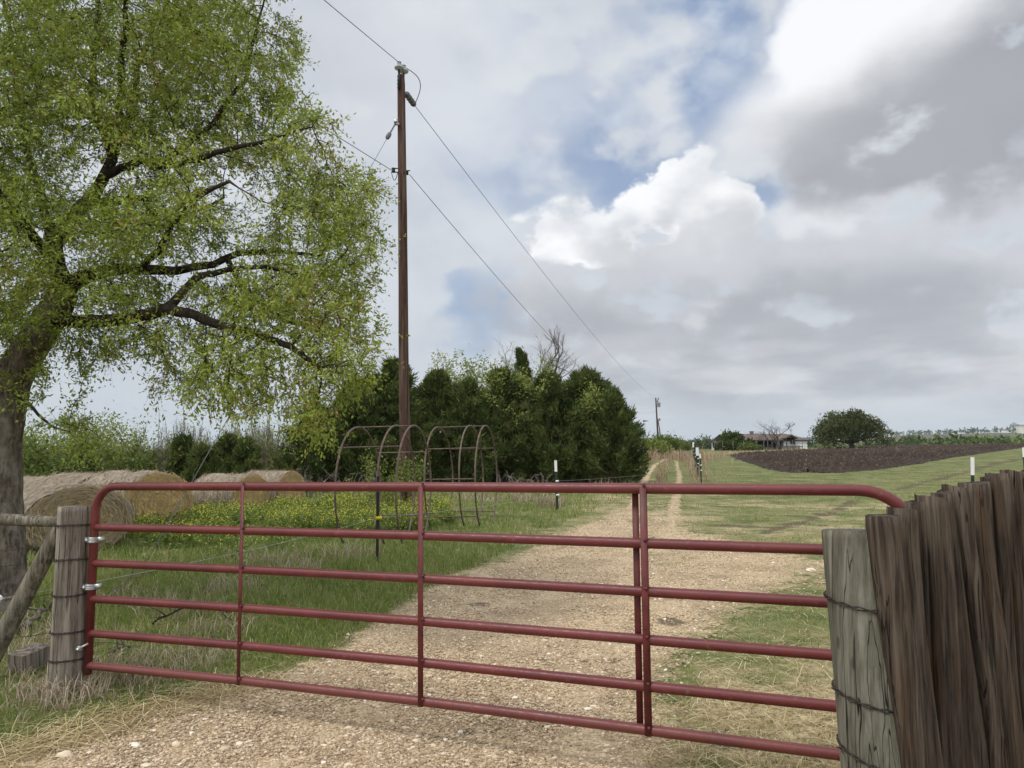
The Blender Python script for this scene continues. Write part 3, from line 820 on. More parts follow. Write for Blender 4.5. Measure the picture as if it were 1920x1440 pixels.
# ------------------------------------------------------------------ left: braced corner of the wire fence
def build_left_fence():
    base, top = P(124, 1318, 4.86), P(139, 949, 4.86)
    root = empty('corner_fence', (base[0], base[1], base[2]), 'grey round corner post with cross rail, slanting brace and wires at the gate hinges', 'fence')
    part(root, 'post', post_mb(base - Vector((0, 0, 0.1)), top, 0.105, 0.098, 28, 40, 0.045, 3), M['post'])
    r0, r1 = P(-160, 966, 4.93), P(116, 979, 4.90)
    part(root, 'cross_rail', post_mb(r0, r1, 0.050, 0.036, 14, 30, 0.06, 8), M['rail'])
    b0, b1 = P(-25, 1250, 5.02), P(116, 985, 4.92)
    part(root, 'brace', post_mb(b0, b1, 0.066, 0.052, 14, 30, 0.06, 12), M['rail'])
    for py, tl in ((986, 0.10), (1050, 0.12), (1112, -0.06), (1183, 0.05), (1236, 0.10)):
        z = P(135, py, 4.86)[2]
        mb = MB(); wrap_wire(mb, base, top, z, 0.106, tl, -1.2, 0.003)
        part(root, 'wire_wrap', mb, M['wire'])
    for i, (ya, yb) in enumerate(((1024, 1018), (1052, 1047), (1116, 1110), (1190, 1182))):
        a, b = np.array(P(-200, ya, 5.0)), np.array(P(118, yb, 4.92))
        t = np.linspace(0, 1, 22)[:, None]
        pts = a + (b - a) * t - np.array([0, 0, 0.05]) * (t * (1 - t)) * 4
        mb = MB()
        tube(mb, pts + 0.002 * np.stack([np.zeros(22), np.sin(t[:, 0] * 90), np.cos(t[:, 0] * 90)], -1), 0.0022, 5)
        for q in pts[2:-1:3]:
            for s in (1, -1):
                tube(mb, [q + np.array([-0.004, 0, 0.018 * s]), q + np.array([0.004, 0.012, -0.018 * s])], 0.0016, 4)
        part(root, 'barbed_wire', mb, M['wire'])
    c = P(-2, 1122, 5.0)
    mb = MB(); a = np.linspace(0, 2 * np.pi, 18)
    tube(mb, np.array(c) + np.stack([0.018 * np.cos(a), np.zeros(18), 0.018 * np.sin(a)], -1), 0.007, 8)
    part(root, 'insulator', mb, M['white'])
build_left_fence()

g = G(38, 1262)
bm_ = MB(); box(bm_, (0, 0, 0.075), (0.15, 0.23, 0.15), None, 0.008)
o = bm_.build('wood_block', M['post'], smooth=False); o.location = (g[0], g[1] + 0.1, g[2] - 0.01); o.rotation_euler = (0.10, 0.03, -0.25)
tag(o, 'squared brown block of wood lying in dry grass left of the corner post', 'wood block')

# ------------------------------------------------------------------ right: latch post and timber palisade
def build_right():
    top, bot = P(1600, 993, 2.50), P(1643, 1440, 2.44)
    d = bot - top; base = top + d * (top[2] + 0.15) / (top[2] - bot[2])
    root = empty('gate_post', (base[0], base[1], 0), 'thick grey green round post with wire wraps at the latch end of the gate', 'post')
    part(root, 'post', post_mb(base, top, 0.112, 0.104, 36, 60, 0.030, 21), M['green_post'])
    for py, tl in ((1112, 0.16), (1283, 0.22), (1388, 0.30)):
        z = P(1615, py, 2.47)[2] - 0.035
        mb = MB(); wrap_wire(mb, base, top, z, 0.108, tl, 2.6, 0.0026)
        for k in range(2):
            c0 = np.array(base) + (np.array(top) - np.array(base)) * (z - base[2]) / (top[2] - base[2]) + np.array([-0.112, 0.0, 0.02])
            tube(mb, [c0, c0 + np.array([-0.03 + 0.02 * k, -0.04, 0.02 * (1 - k)])], 0.0022, 4)
        part(root, 'wire_wrap', mb, M['wire'])
    # palisade: upright timbers of uneven width and height, leaning a little more towards the far end
    g0 = P(1665, 966, 2.40)
    pal = empty('timber_palisade', (g0[0], g0[1], 0), 'dark brown palisade of rough upright timbers running off beside the latch post', 'fence')
    row = [(1637, 1684, 965, 2.37, 0.10), (1672, 1716, 951, 2.47, 0.085), (1697, 1724, 938, 2.585, 0.08), (1718, 1762, 930, 2.56, 0.09),
           (1752, 1776, 923, 2.68, 0.08), (1766, 1788, 917, 2.75, 0.08), (1779, 1813, 912, 2.74, 0.09), (1809, 1847, 905, 2.84, 0.09), (1812, 1846, 902, 2.96, 0.08),
           (1840, 1861, 893, 2.98, 0.08), (1853, 1879, 887, 3.04, 0.085), (1882, 1906, 881, 3.14, 0.08), (1903, 1934, 885, 3.18, 0.085),
           (1929, 1966, 884, 3.22, 0.085), (1962, 2004, 882, 3.3, 0.09), (2000, 2044, 886, 3.38, 0.09), (2040, 2080, 880, 3.46, 0.09)]
    for i, (xa, xb, yt, Y, dep) in enumerate(row):
        rg = np.random.default_rng(100 + i)
        t = P((xa + xb) / 2, yt, Y); w = (xb - xa) / F * Y
        lean = 0.030 + 0.022 * ss(i, 1, 8) + rg.uniform(-0.008, 0.008)
        if i == 11: lean = 0.035
        rows = 40; n = 22
        zt = np.linspace(0, 1, rows)
        a = np.arange(n) * 2 * np.pi / n
        # squarish section with worn corners
        cs, sn = np.cos(a), np.sin(a)
        e = 0.50
        sx = np.sign(cs) * np.abs(cs) ** e; sy = np.sign(sn) * np.abs(sn) ** e
        A, T = np.meshgrid(a, zt)
        hgt = t[2] + 0.15
        q = np.stack([np.cos(A) * 1.6, np.sin(A) * 1.6, T * 3.0 + i * 7.3], -1); q2 = np.stack([np.cos(A) * 5.5, np.sin(A) * 5.5, T * 2.2 + i * 3.3], -1)
        q3 = np.stack([np.cos(A) * 13, np.sin(A) * 13, T * 4.0 + i * 1.3], -1)
        rr = 1 + 0.07 * vnoise(q, i) + 0.05 * vnoise(q2, i + 3) + 0.05 * vnoise(q3, i + 9)
        rr[-1] *= 0.96
        grow = 1 + 0.05 * (1 - T)
        slope = rg.uniform(-0.5, 0.5)
        X = t[0] + (w * 0.49) * sx[None] * rr * grow + lean * hgt * (1 - T) + 0.012 * np.sin(T * 5 + i)
        Yv = t[1] + dep * 0.55 * sy[None] * rr * grow + 0.006 * np.sin(T * 7 + i * 2)
        Z = -0.15 + hgt * T
        Z[-1] += slope * w * 0.25 * sx - 0.004 + 0.007 * vnoise(q2[-1], i + 40)
        Z[-2] = np.minimum(Z[-2], Z[-1] - 0.01)
        V = np.stack([X, Yv, Z], -1).reshape(-1, 3)
        ii = np.arange(rows - 1)[:, None] * n; j = np.arange(n)[None]; j2 = (j + 1) % n
        mb = MB(); mb.add(V, [np.stack([ii + j, ii + j2, ii + n + j2, ii + n + j], -1).reshape(-1, 4), (np.arange(n) + (rows - 1) * n)[None]])
        part(pal, 'timber', mb, M['timber'])
    # two horizontal stringers nailed behind them
    a, b = P(1690, 1080, 2.72), P(2040, 1010, 3.62)
    mb = MB(); a2, b2 = np.array(a), np.array(b)
    tube(mb, [a2 + (b2 - a2) * t for t in np.linspace(0, 1, 8)], 0.035, 8)
    part(pal, 'stringer', mb, M['timber'])
build_right()

# ------------------------------------------------------------------ utility poles and wires
def build_main_pole():
    Y = 17.0
    base = G(763, 969); Y = base[1]
    top = P(752, 142, Y)
    root = empty('utility_pole', base, 'tall brown utility pole standing behind the hoop frames, nearest of the poles', 'utility pole')
    mid = P(757, 700, Y)
    pts = np.array([np.array(base) - [0, 0, 0.1], np.array(P(761, 900, Y)), np.array(mid), np.array(P(755, 400, Y)), np.array(top)])
    z = np.linspace(pts[0, 2], pts[-1, 2], 50)
    pp = np.stack([np.interp(z, pts[:, 2], pts[:, k]) for k in range(3)], -1)
    mb = MB(); r = np.interp(z, [z[0], z[-1]], [0.137, 0.098])
    a = np.arange(16) * 2 * np.pi / 16; A, T = np.meshgrid(a, np.linspace(0, 1, 50))
    w = 1 + 0.03 * vnoise(np.stack([np.cos(A) * 3, np.sin(A) * 3, T * 12], -1), 4)
    w[-1] *= 0.9
    tube(mb, pp, r, 16, True, wob=w)
    part(root, 'shaft', mb, M['pole'])
    def pin(c, name='pin_insulator'):
        mb = MB()
        lathe(mb, [(0.0, 0.0), (0.035, 0.0), (0.05, 0.02), (0.115, 0.03), (0.125, 0.055), (0.10, 0.085), (0.055, 0.105), (0.045, 0.135), (0.062, 0.150), (0.05, 0.172), (0.0, 0.178)], c, (0, 0, 1), 16)
        ins = part(root, name, mb, M['porcelain'])
        mc = MB(); lathe(mc, [(0.0, 0.172), (0.052, 0.172), (0.052, 0.20), (0.0, 0.205)], c, (0, 0, 1), 10)
        part(root, 'wire_cap', mc, M['iron'], ins)
    c1, c2 = P(748.5, 131, Y - 0.16), P(757, 137, Y + 0.05)
    pin(c1); pin(c2)
    mb = MB(); tube(mb, [P(748, 131, Y - 0.16), P(749, 165, Y - 0.14)], 0.03, 6)
    tube(mb, [P(757, 137, Y + 0.05), P(757, 143, Y + 0.05)], 0.025, 6)
    for py in (144, 151, 158, 165): box(mb, P(747, py, Y - 0.13), (0.05, 0.08, 0.03))
    part(root, 'bracket', mb, M['iron'])
    # strain insulator string
    a, b = np.array(P(761, 175, Y + 0.1)), np.array(P(777, 197, Y + 1.0))
    d = (b - a) / np.linalg.norm(b - a); L = np.linalg.norm(b - a)
    mb = MB(); prof = []
    for k in range(4):
        s = L * (0.06 + 0.235 * k)
        prof += [(0.03, s), (0.075, s + 0.02), (0.085, s + L * 0.09), (0.07, s + L * 0.17), (0.03, s + L * 0.19)]
    lathe(mb, [(0.0, 0.0)] + prof + [(0.0, L)], a, d, 12)
    part(root, 'strain_insulator', mb, M['porcelain_dark'])
    # guy attachment and neutral brackets
    mb = MB()
    g = np.array(P(743, 229, Y - 0.12)); box(mb, g, (0.10, 0.16, 0.09), None, 0.02); box(mb, g + np.array([0.03, -0.04, -0.07]), (0.10, 0.05, 0.05))
    part(root, 'guy_clamp', mb, M['galv'])
    mb = MB(); n1 = np.array(P(740, 319, Y - 0.1)); n2 = np.array(P(764, 320, Y + 0.1))
    box(mb, n1 + np.array([0.0, 0, 0.045]), (0.16, 0.03, 0.018)); box(mb, n1 - np.array([0.0, 0, 0.055]), (0.16, 0.03, 0.018))
    lathe(mb, [(0.0, -0.05), (0.05, -0.05), (0.05, -0.025), (0.032, 0.0), (0.05, 0.025), (0.05, 0.05), (0.0, 0.05)], n1 - np.array([0.03, 0, 0]), (0, 0, 1), 10)
    m2 = MB(); box(m2, n2, (0.14, 0.03, 0.018)); box(m2, n2 + np.array([0.0, 0, -0.055]), (0.05, 0.035, 0.11))
    part(root, 'clevis', m2, M['iron'])
    aa = np.linspace(0, 1, 12)
    tube(mb, n1 + np.stack([-0.08 + 0.16 * aa, 0 * aa, -0.06 - 0.20 * np.sin(aa * np.pi)], -1), 0.009, 5)
    part(root, 'spool_bracket', mb, M['iron'])
    return dict(c1=c1 + Vector((0, 0, 0.19)), c2=c2 + Vector((0, 0, 0.17)), s=Vector(b), g=Vector(g), n1=Vector(n1) - Vector((0.08, 0, 0)), n2=Vector(n2) + Vector((0.05, 0, -0.1)), Y=Y)
POLE = build_main_pole()

def far_pole(px, py_top, Y, lean, label, transformer):
    t = P(px, py_top, Y); bx = t[0] + lean
    b = Vector((bx, Y, float(hz(bx, Y))))
    root = empty('utility_pole', b, label, 'utility pole', 'utility poles along the farm track')
    mb = MB(); tube(mb, [b - Vector((0, 0, 0.3)), (b + t) / 2, t], [0.17, 0.15, 0.12], 10)
    part(root, 'shaft', mb, M['far_pole'])
    mb = MB()
    s = Y / F
    if transformer:
        c = P(px + 5.6, py_top + 13, Y)
        lathe(mb, [(0, -0.4), (0.26, -0.4), (0.30, -0.36), (0.30, 0.36), (0.33, 0.38), (0.20, 0.46), (0.0, 0.48)], c, (0, 0, 1), 14)
        tr = part(root, 'transformer', mb, M['porcelain'])
        mc = MB(); lathe(mc, [(0, 0.46), (0.10, 0.46), (0.12, 0.6), (0.05, 0.8), (0, 0.8)], c + Vector((-0.15, 0, 0)), (0, 0, 1), 8)
        part(root, 'bushing', mc, M['porcelain_dark'], tr)
        mc = MB(); lathe(mc, [(0, 0), (0.08, 0), (0.1, 0.2), (0.05, 0.45), (0, 0.45)], P(px + 4.4, py_top + 4, Y), (0.2, 0, 1), 8)
        tube(mc, [P(px, py_top + 8, Y), P(px + 4.4, py_top + 4, Y)], 0.04, 5)
        part(root, 'cutout_fuse', mc, M['porcelain_dark'])
    else:
        for dy in (0.5, 3.0):
            lathe(mb, [(0, -0.2), (0.15, -0.15), (0.2, 0.0), (0.15, 0.15), (0, 0.2)], P(px + 3.4, py_top + dy, Y), (0, 0, 1), 8)
        tube(mb, [P(px, py_top + 2, Y), P(px + 3, py_top + 2, Y)], 0.05, 5)
        part(root, 'insulator', mb, M['porcelain_dark'])
    return t
FP1 = far_pole(1229.5, 746, 126.0, 0.35, 'distant dark utility pole carrying a grey transformer above the brush', True)
FP2 = far_pole(1233.5, 785, 185.0, 1.1, 'shortest and farthest utility pole, leaning behind the transformer pole', False)

def wire(name, a, b, sag, th, label, cat='power line', group='overhead power lines', n=40):
    a, b = np.array(a, float), np.array(b, float)
    t = np.linspace(0, 1, n)[:, None]
    pts = a + (b - a) * t - np.array([0, 0, 1.0]) * sag * 4 * t * (1 - t)
    r = th
    mb = MB(); tube(mb, pts, r, 5)
    o = mb.build(name, M['cable']); recentre(o, a)
    return tag(o, label, cat, group)
back = Vector((-17.5, -18.0, 10.9))
wire('power_line', POLE['s'], FP1 + Vector((0, 0, 0.1)), 1.15, 0.0085, 'upper overhead wire from the near pole down to the far transformer pole')
wire('power_line', POLE['n2'], FP1 + Vector((0, 0, -2.2)), 2.6, 0.0085, 'lower overhead wire passing behind the bare treetop')
wire('power_line', POLE['c1'], back, 0.5, 0.009, 'overhead wire rising from the pole top to the upper left')
wire('power_line', POLE['n1'], back + Vector((0, 0, -1.9)), 0.4, 0.009, 'overhead wire from the pole bracket into the big tree crown')
aa = np.linspace(0, 1, 14)[:, None]
j0, j1 = np.array(POLE['c2']), np.array(POLE['s'])
pts = j0 + (j1 - j0) * aa + np.array([0.28, 0.0, 0.12]) * np.sin(aa * np.pi)
mb = MB(); tube(mb, pts, 0.011, 5); o = recentre(mb.build('jumper_wire', M['cable']), j0)
tag(o, 'short curved jumper wire at the top of the near pole', 'wire')
anchor = G(272, 1058)
mb = MB(); g0 = np.array(POLE['g']); an = np.array(anchor)
tube(mb, g0 + (an - g0) * np.linspace(0, 1, 20)[:, None], 0.0062, 6)
q = g0 + (an - g0) * 0.055
lathe(mb, [(0, -0.12), (0.05, -0.1), (0.06, 0), (0.05, 0.1), (0, 0.12)], q, an - g0, 8)
tube(mb, [g0, q], 0.02, 6)
o = recentre(mb.build('guy_wire', M['cable']), an); tag(o, 'grey steel guy wire slanting from the pole down to the meadow', 'guy wire')

# ------------------------------------------------------------------ rusty hoop frames
def hoop_frame(hoops, bars, label):
    """hoops: (px of near leg at mid height, apex px, apex py, far leg px, foot px, foot py, Ynear, Yfar)"""
    root = None; curves = []
    for (xn, xa, ya, xf, xb, yb, Yn, Yf) in hoops:
        A = np.array(P(xa, ya, (Yn + Yf) / 2))
        N = np.array(P(xn, 900, Yn)); Fp = np.array(P(xf, 900, Yf)); B = np.array(P(xb, yb, Yn + 0.38))
        H = A[2]
        zc = H * 0.47
        N[2] = Fp[2] = zc
        c = (N + Fp) / 2; u = (Fp - N) / 2
        up = np.array([A[0] - c[0], 0, H - zc])
        th = np.linspace(math.radians(-63), math.radians(180 + 50), 46)
        pts = []
        for q in th:
            lowr = 1.0 if math.sin(q) > 0 else 1.05
            pts.append(c - u * (-math.cos(q)) + np.array([up[0] * max(math.sin(q), 0), 0, up[2] * math.sin(q) * lowr]))
        pts = np.array(pts)
        # near leg is where cos(q) = -1
        curves.append((pts, th, c, u, up))
        if root is None:
            root = empty('hoop_frame', (c[0], c[1], 0), label, 'metal frame', 'rusty hoop frames in the meadow')
        mb = MB(); tube(mb, pts, 0.0175, 8)
        part(root, 'hoop', mb, M['rust'])
    for ang, i0, i1, e0, e1 in bars:
        def at(i):
            pts, th, c, u, up = curves[i]
            k = np.argmin(np.abs(th - math.radians(ang))); return pts[k]
        a, b = at(i0), at(i1); d = b - a
        mb = MB(); tube(mb, [a - d * e0, a + d * 0.5, b + d * e1], 0.013, 6)
        part(root, 'cross_bar', mb, M['rust'])
    return root
hoop_frame([(629, 673, 801, 713, 651, 1034, 11.3, 13.7), (707, 744, 798, 778, 727, 1037, 11.3, 13.7), (743, 777, 798, 808, 762, 1036, 11.3, 13.7)],
           [(90, 0, 2, 0, 0), (140, 0, 2, 0, 0), (35, 0, 2, 0, 0), (178, 0, 2, 0, 0), (-28, 0, 2, 0, 0)], 'rusty iron hoop frame at left, in front of the utility pole')
hoop_frame([(796, 822, 801, 849, 812, 998, 13.9, 17.0), (861, 882, 798, 906, 876, 1000, 13.9, 17.0), (891, 911, 798, 932, 903, 997, 13.9, 17.0)],
           [(90, 0, 2, 0, 0), (148, 0, 2, 0, 0), (32, 0, 2, 0, 0), (176, 0, 2, 0, 0), (218, 0, 2, 0, 0), (-44, 0, 2, 0, 0)], 'rusty iron hoop frame at right, before the dark cedars')

# ------------------------------------------------------------------ steel fence posts and electric wires
def tpost(base, h, lean, label, tip=None, ins=(), col='tpost', ins_mat='white', w=0.032):
    base = Vector(base)
    root = empty('steel_fence_post', base, label, 'fence post', 'steel posts of the electric fence')
    top = base + Vector((lean * h, 0, h))
    d = np.array(top - base) / (top - base).length
    rot = np.stack([np.array([1, 0, -lean]) / math.hypot(1, lean), [0, 1, 0], d], 1)
    mb = MB()
    hb = h - (tip or 0)
    c = np.array(base) + d * (hb / 2 - 0.05)
    box(mb, c, (w * 1.25, 0.006, hb + 0.1), rot); box(mb, c + np.array([0, 0.018, 0]), (0.006, 0.03, hb + 0.1), rot)
    for s in np.arange(0.12, hb - 0.05, 0.06):
        box(mb, np.array(base) + d * s - np.array([0, 0.005, 0]), (0.012, 0.006, 0.018), rot)
    part(root, 'stake', mb, M[col], smooth=False)
    if tip:
        mb = MB(); c = np.array(base) + d * (h - tip / 2)
        box(mb, c, (w * 1.3, 0.007, tip), rot); box(mb, c + np.array([0, 0.018, 0]), (0.007, 0.032, tip), rot)
        part(root, 'painted_tip', mb, M['white'], smooth=False)
    for z in ins:
        c = np.array(base) + d * z + np.array([0, -0.03, 0])
        mb = MB(); lathe(mb, [(0, -0.04), (0.028, -0.035), (0.02, -0.01), (0.03, 0.0), (0.02, 0.012), (0.028, 0.04), (0, 0.045)], c + np.array([0.02, 0, 0]), (1, 0, 0.1), 8)
        part(root, 'insulator', mb, M[ins_mat])
    return root
b1 = G(707, 1060); tpost(b1, P(706, 893, b1[1])[2] - b1[2], -0.005, 'dark steel post with yellow insulator beside the left hoop frame', None, (P(706, 971, b1[1])[2] - b1[2],), 'iron', 'yellow')
b2 = G(1045, 956); h2 = P(1041, 863, b2[1])[2] - b2[2]
tpost(b2, h2, -0.03, 'green steel post with white tip in front of the cedars', 0.30, (P(1041, 902, b2[1])[2] - b2[2], P(1041, 928, b2[1])[2] - b2[2]), w=0.055)
trk = [((1315, 907), 851, 'nearest dark steel post standing beside the farm track'), ((1309.5, 894), 839, 'steel post with broad white top beside the farm track'),
       ((1304.5, 877), 832, 'third steel post of the row going up the farm track'), ((1301.5, 868), 829, 'farthest steel post of the row going up the farm track')]
TP = []
for i, (bp, yt, lab) in enumerate(trk):
    b = G(*bp); h = P(bp[0], yt, b[1])[2] - b[2]
    tpost(b, h, -0.02, lab, 0.45 if i in (1, 3) else 0.2 if i == 0 else None, (h * 0.45, h * 0.62), w=0.055 + 0.05 * (i == 1) + 0.02 * i); TP.append((b, h))
Yr = 12.0; t4 = P(1823, 857, Yr); b4 = Vector((t4[0] - 0.07, Yr, float(hz(t4[0], Yr)))); tpost(b4, t4[2] - b4[2], 0.05, 'white tipped steel post rising behind the dark palisade', 0.30, (), w=0.046)
t5 = P(1919.5, 839, 21.0); b5 = Vector((t5[0], 21.0, float(hz(t5[0], 21.0)))); tpost(b5, t5[2] - b5[2], 0.0, 'white tipped steel post at the far right edge of the field', 0.28, (), w=0.07)
def ewire(a, b, sag, label):
    o = wire('electric_wire', a, b, sag, 0.0026, label, 'wire', 'electric fence wires', 24)
    o.data.materials[0] = M['galv']; return o
i1 = np.array(P(707, 971, b1[1] - 0.03)); i2 = np.array(P(1042, 902, b2[1] - 0.03)); i3 = np.array(P(1042, 928, b2[1] - 0.03))
ewire(i1, P(0, 1123, 5.0), 0.05, 'thin electric wire from the yellow insulator down to the corner fence')
ewire(i1, i3, 0.04, 'thin electric wire between the two hoop frames and the green post')
ewire(i2, TP[0][0] + Vector((0, 0, 0.8)), 0.10, 'thin electric wire crossing in front of the cedars')

# ------------------------------------------------------------------ round hay bales
def bale(c, axis, W, H, L, label, seed, dull=False):
    """c: centre of the cut face towards the viewer; axis points away from it"""
    rg = np.random.default_rng(seed)
    ax = math.atan2(axis[1], axis[0])
    root = empty('round_hay_bale', (c[0], c[1], c[2]), label, 'hay bale', 'round hay bales in the meadow')
    root.rotation_euler = (0, 0, ax)
    n, m = 56, 16
    a = np.arange(n) * 2 * np.pi / n
    def ring(s, k=1.0):
        y, z = np.cos(a) * W / 2 * k, np.sin(a) * H / 2 * k
        z = np.maximum(z, -H / 2 * 0.93)
        return y * s, z * s
    xs = np.linspace(0, L, m)
    V = []
    for i, x in enumerate(xs):
        e = min(i, m - 1 - i)
        s = (0.955, 0.985, 1.0)[min(e, 2)]
        wob = 1 + 0.045 * vnoise(np.stack([np.cos(a) * 3, np.sin(a) * 3, np.full(n, x * 3 + seed)], -1), seed) + 0.018 * vnoise(np.stack([np.cos(a) * 11, np.sin(a) * 11, np.full(n, x * 6)], -1), seed)
        y, z = ring(s); V.append(np.stack([np.full(n, x), y * wob, z * wob], -1))
    V = np.concatenate(V)
    i = np.arange(m - 1)[:, None] * n; j = np.arange(n)[None]; j2 = (j + 1) % n
    mb = MB().add(V, [np.stack([i + j, i + j2, i + n + j2, i + n + j], -1).reshape(-1, 4), (np.arange(n) + (m - 1) * n)[None]])
    body = mb.build('body', M['hay_body']); body.parent = root
    kk = np.linspace(0.02, 1.0, 14)
    V = []
    for r_ in kk:
        y, z = ring(0.958 * r_)
        bulge = -0.05 * (1 - r_ ** 2) + 0.016 * np.sin(r_ * 40 + a) + 0.015 * vnoise(np.stack([y * 9, z * 9, np.full(n, seed)], -1), seed)
        V.append(np.stack([bulge - 0.004, y, z], -1))
    V = np.concatenate(V); i = np.arange(13)[:, None] * n
    mb = MB().add(V, [np.stack([i + j, i + n + j, i + n + j2, i + j2], -1).reshape(-1, 4), np.arange(n)[None]])
    face = mb.build('cut_face', M['hay_dull'] if dull else M['hay_face']); face.parent = root
    # loose stalks standing off the surface
    N = 4600
    th = rg.uniform(0, 2 * np.pi, N); x = rg.uniform(-0.02, L, N)
    on = rg.random(N) < 0.45
    p = np.stack([x, np.cos(th) * W / 2, np.maximum(np.sin(th) * H / 2, -H / 2 * 0.93)], -1)
    out = unit(np.stack([0 * x, np.cos(th), np.sin(th)], -1)); tg = np.stack([0 * x, -np.sin(th), np.cos(th)], -1)
    rr = np.sqrt(rg.random(N)) * 0.97
    p[on] = np.stack([np.full(on.sum(), -0.03), np.cos(th[on]) * W / 2 * rr[on], np.maximum(np.sin(th[on]) * H / 2 * rr[on], -H / 2 * 0.9)], -1)
    out[on] = (-1, 0, 0)
    d = unit(tg * rg.choice([-1, 1], N)[:, None] + out * rg.uniform(0.0, 0.42, N)[:, None] + rg.normal(0, 0.25, (N, 3)))
    ln = rg.uniform(0.08, 0.26, N)[:, None]; sd = unit(np.cross(d, out) + 1e-3) * rg.uniform(0.004, 0.012, N)[:, None]
    p = p + out * 0.004
    V = np.stack([p - d * ln * 0.5 - sd, p - d * ln * 0.5 + sd, p + d * ln * 0.5 + out * 0.015], 1).reshape(-1, 3)
    tone = np.repeat(np.where(on, rg.uniform(0.35 if dull else 0.55, 0.8 if dull else 1, N), rg.uniform(0.0, 0.62, N)), 3)
    st = MB().add(V, np.arange(N * 3).reshape(-1, 3), tone).build('loose_stalks', M['hay_straw'], smooth=False); st.parent = root
    return root
def bale_at(px, py_c, Y, W, H, L, axis, label, seed, dull=False):
    c = P(px, py_c, Y); c.z = float(hz(c[0], c[1])) + H / 2 * 0.92
    return bale(c, axis, W, H, L, label, seed, dull)
ax = np.array([-0.92, 0.39])
first = P(297, 945, 13.7)
bale_at(297, 945, 13.7, 1.62, 1.20, 1.35, ax, 'sagging hay bale with big golden spiral end facing the gate', 1)
for k, lab in ((1, 'grey sided hay bale lined up behind the one with the big golden end'), (2, 'farthest grey hay bale of the left row, beside the tree trunk')):
    c = first + Vector((ax[0], ax[1], 0)) * 1.50 * k; c.z = float(hz(c[0], c[1])) + 0.55 - 0.05 * (k - 1)
    bale(c, ax, 1.6, 1.17 - 0.06 * k, 1.35, lab, 3 + k)
bale_at(152, 962, 11.1, 1.62, 1.06, 1.3, np.array([-0.80, 0.6]), 'dull brown collapsed hay bale nearest to the corner post', 8, True)
bale_at(472, 938, 18.6, 1.42, 1.02, 1.35, np.array([-0.95, 0.3]), 'orange ended hay bale among yellow flowers, middle of the meadow', 11)
bale_at(545, 931, 20.6, 1.35, 1.06, 1.35, np.array([-0.95, 0.3]), 'pale ended hay bale at the right end of the row, nearest the hoop frame', 12)

# ------------------------------------------------------------------ the big tree on the left
def leaf_quads(base, d, ln, w, rg, fold=0.25):
    """leaf blades: base points, directions, lengths, widths -> vertices (n,4,3)"""
    n = len(base)
    r = unit(rg.normal(0, 1, (n, 3)))
    s = unit(np.cross(d, r)) * (w / 2)[:, None]
    up = unit(np.cross(s, d))
    mid = base + d * (ln * 0.45)[:, None]
    lift = up * (ln * fold * 0.25)[:, None]
    return np.stack([base, mid - s + lift, base + d * ln[:, None], mid + s + lift], 1)

def grow(nodes, par, att, step, infl, kill, iters, rg, gravity=0.0):
    """space colonisation: nodes reach for the attraction points"""
    nodes = [Vector(p) for p in nodes]; par = list(par)
    att = np.asarray(att, float); alive = np.ones(len(att), bool)
    near_i = np.full(len(att), -1); near_d = np.full(len(att), 1e9)
    new0 = 0
    for it in range(iters):
        kd = kdtree.KDTree(len(nodes) - new0)
        for i in range(new0, len(nodes)): kd.insert(nodes[i], i)
        kd.balance()
        for k in np.nonzero(alive)[0]:
            _, i, dist = kd.find(att[k])
            if dist < near_d[k]: near_d[k] = dist; near_i[k] = i
        alive &= near_d > kill
        use = alive & (near_d < infl)
        if not use.any(): break
        N = np.array([tuple(v) for v in nodes])
        idx = near_i[use]
        d = unit(att[use] - N[idx])
        acc = np.zeros((len(nodes), 3)); np.add.at(acc, idx, d)
        who = np.unique(idx)
        v = unit(acc[who]) + rg.normal(0, 0.16, (len(who), 3)); v[:, 2] += gravity
        v = unit(v)
        new0 = len(nodes)
        for w, dv in zip(who, v):
            nodes.append(Vector(N[w] + dv * step)); par.append(int(w))
    return np.array([tuple(v) for v in nodes]), np.array(par)

def radii(nodes, par, tip, power, fixed=None):
    n = len(nodes); r = np.zeros(n); cnt = np.zeros(n)
    for i in range(n - 1, -1, -1):
        if r[i] == 0: r[i] = tip ** power
        if par[i] >= 0: r[par[i]] += r[i]
    r = r ** (1 / power)
    return r

def limb_meshes(mb, nodes, par, r, seg_of):
    """chains of nodes as tapering tubes"""
    n = len(nodes); kids = [[] for _ in range(n)]
    for i, p in enumerate(par):
        if p >= 0: kids[p].append(i)
    starts = [(-1, i) for i in range(n) if par[i] < 0]
    while starts:
        p0, i = starts.pop()
        chain = [p0, i] if p0 >= 0 else [i]
        while kids[i]:
            k = sorted(kids[i], key=lambda q: -r[q])
            for q in k[1:]: starts.append((i, q))
            i = k[0]; chain.append(i)
        if len(chain) < 2: continue
        pts = nodes[chain]; rr = r[chain].copy()
        if p0 >= 0: rr[0] = min(rr[0], rr[1] * 1.15)
        rr[-1] *= 0.6
        tube(mb, pts, rr, seg_of(rr.max()), False)

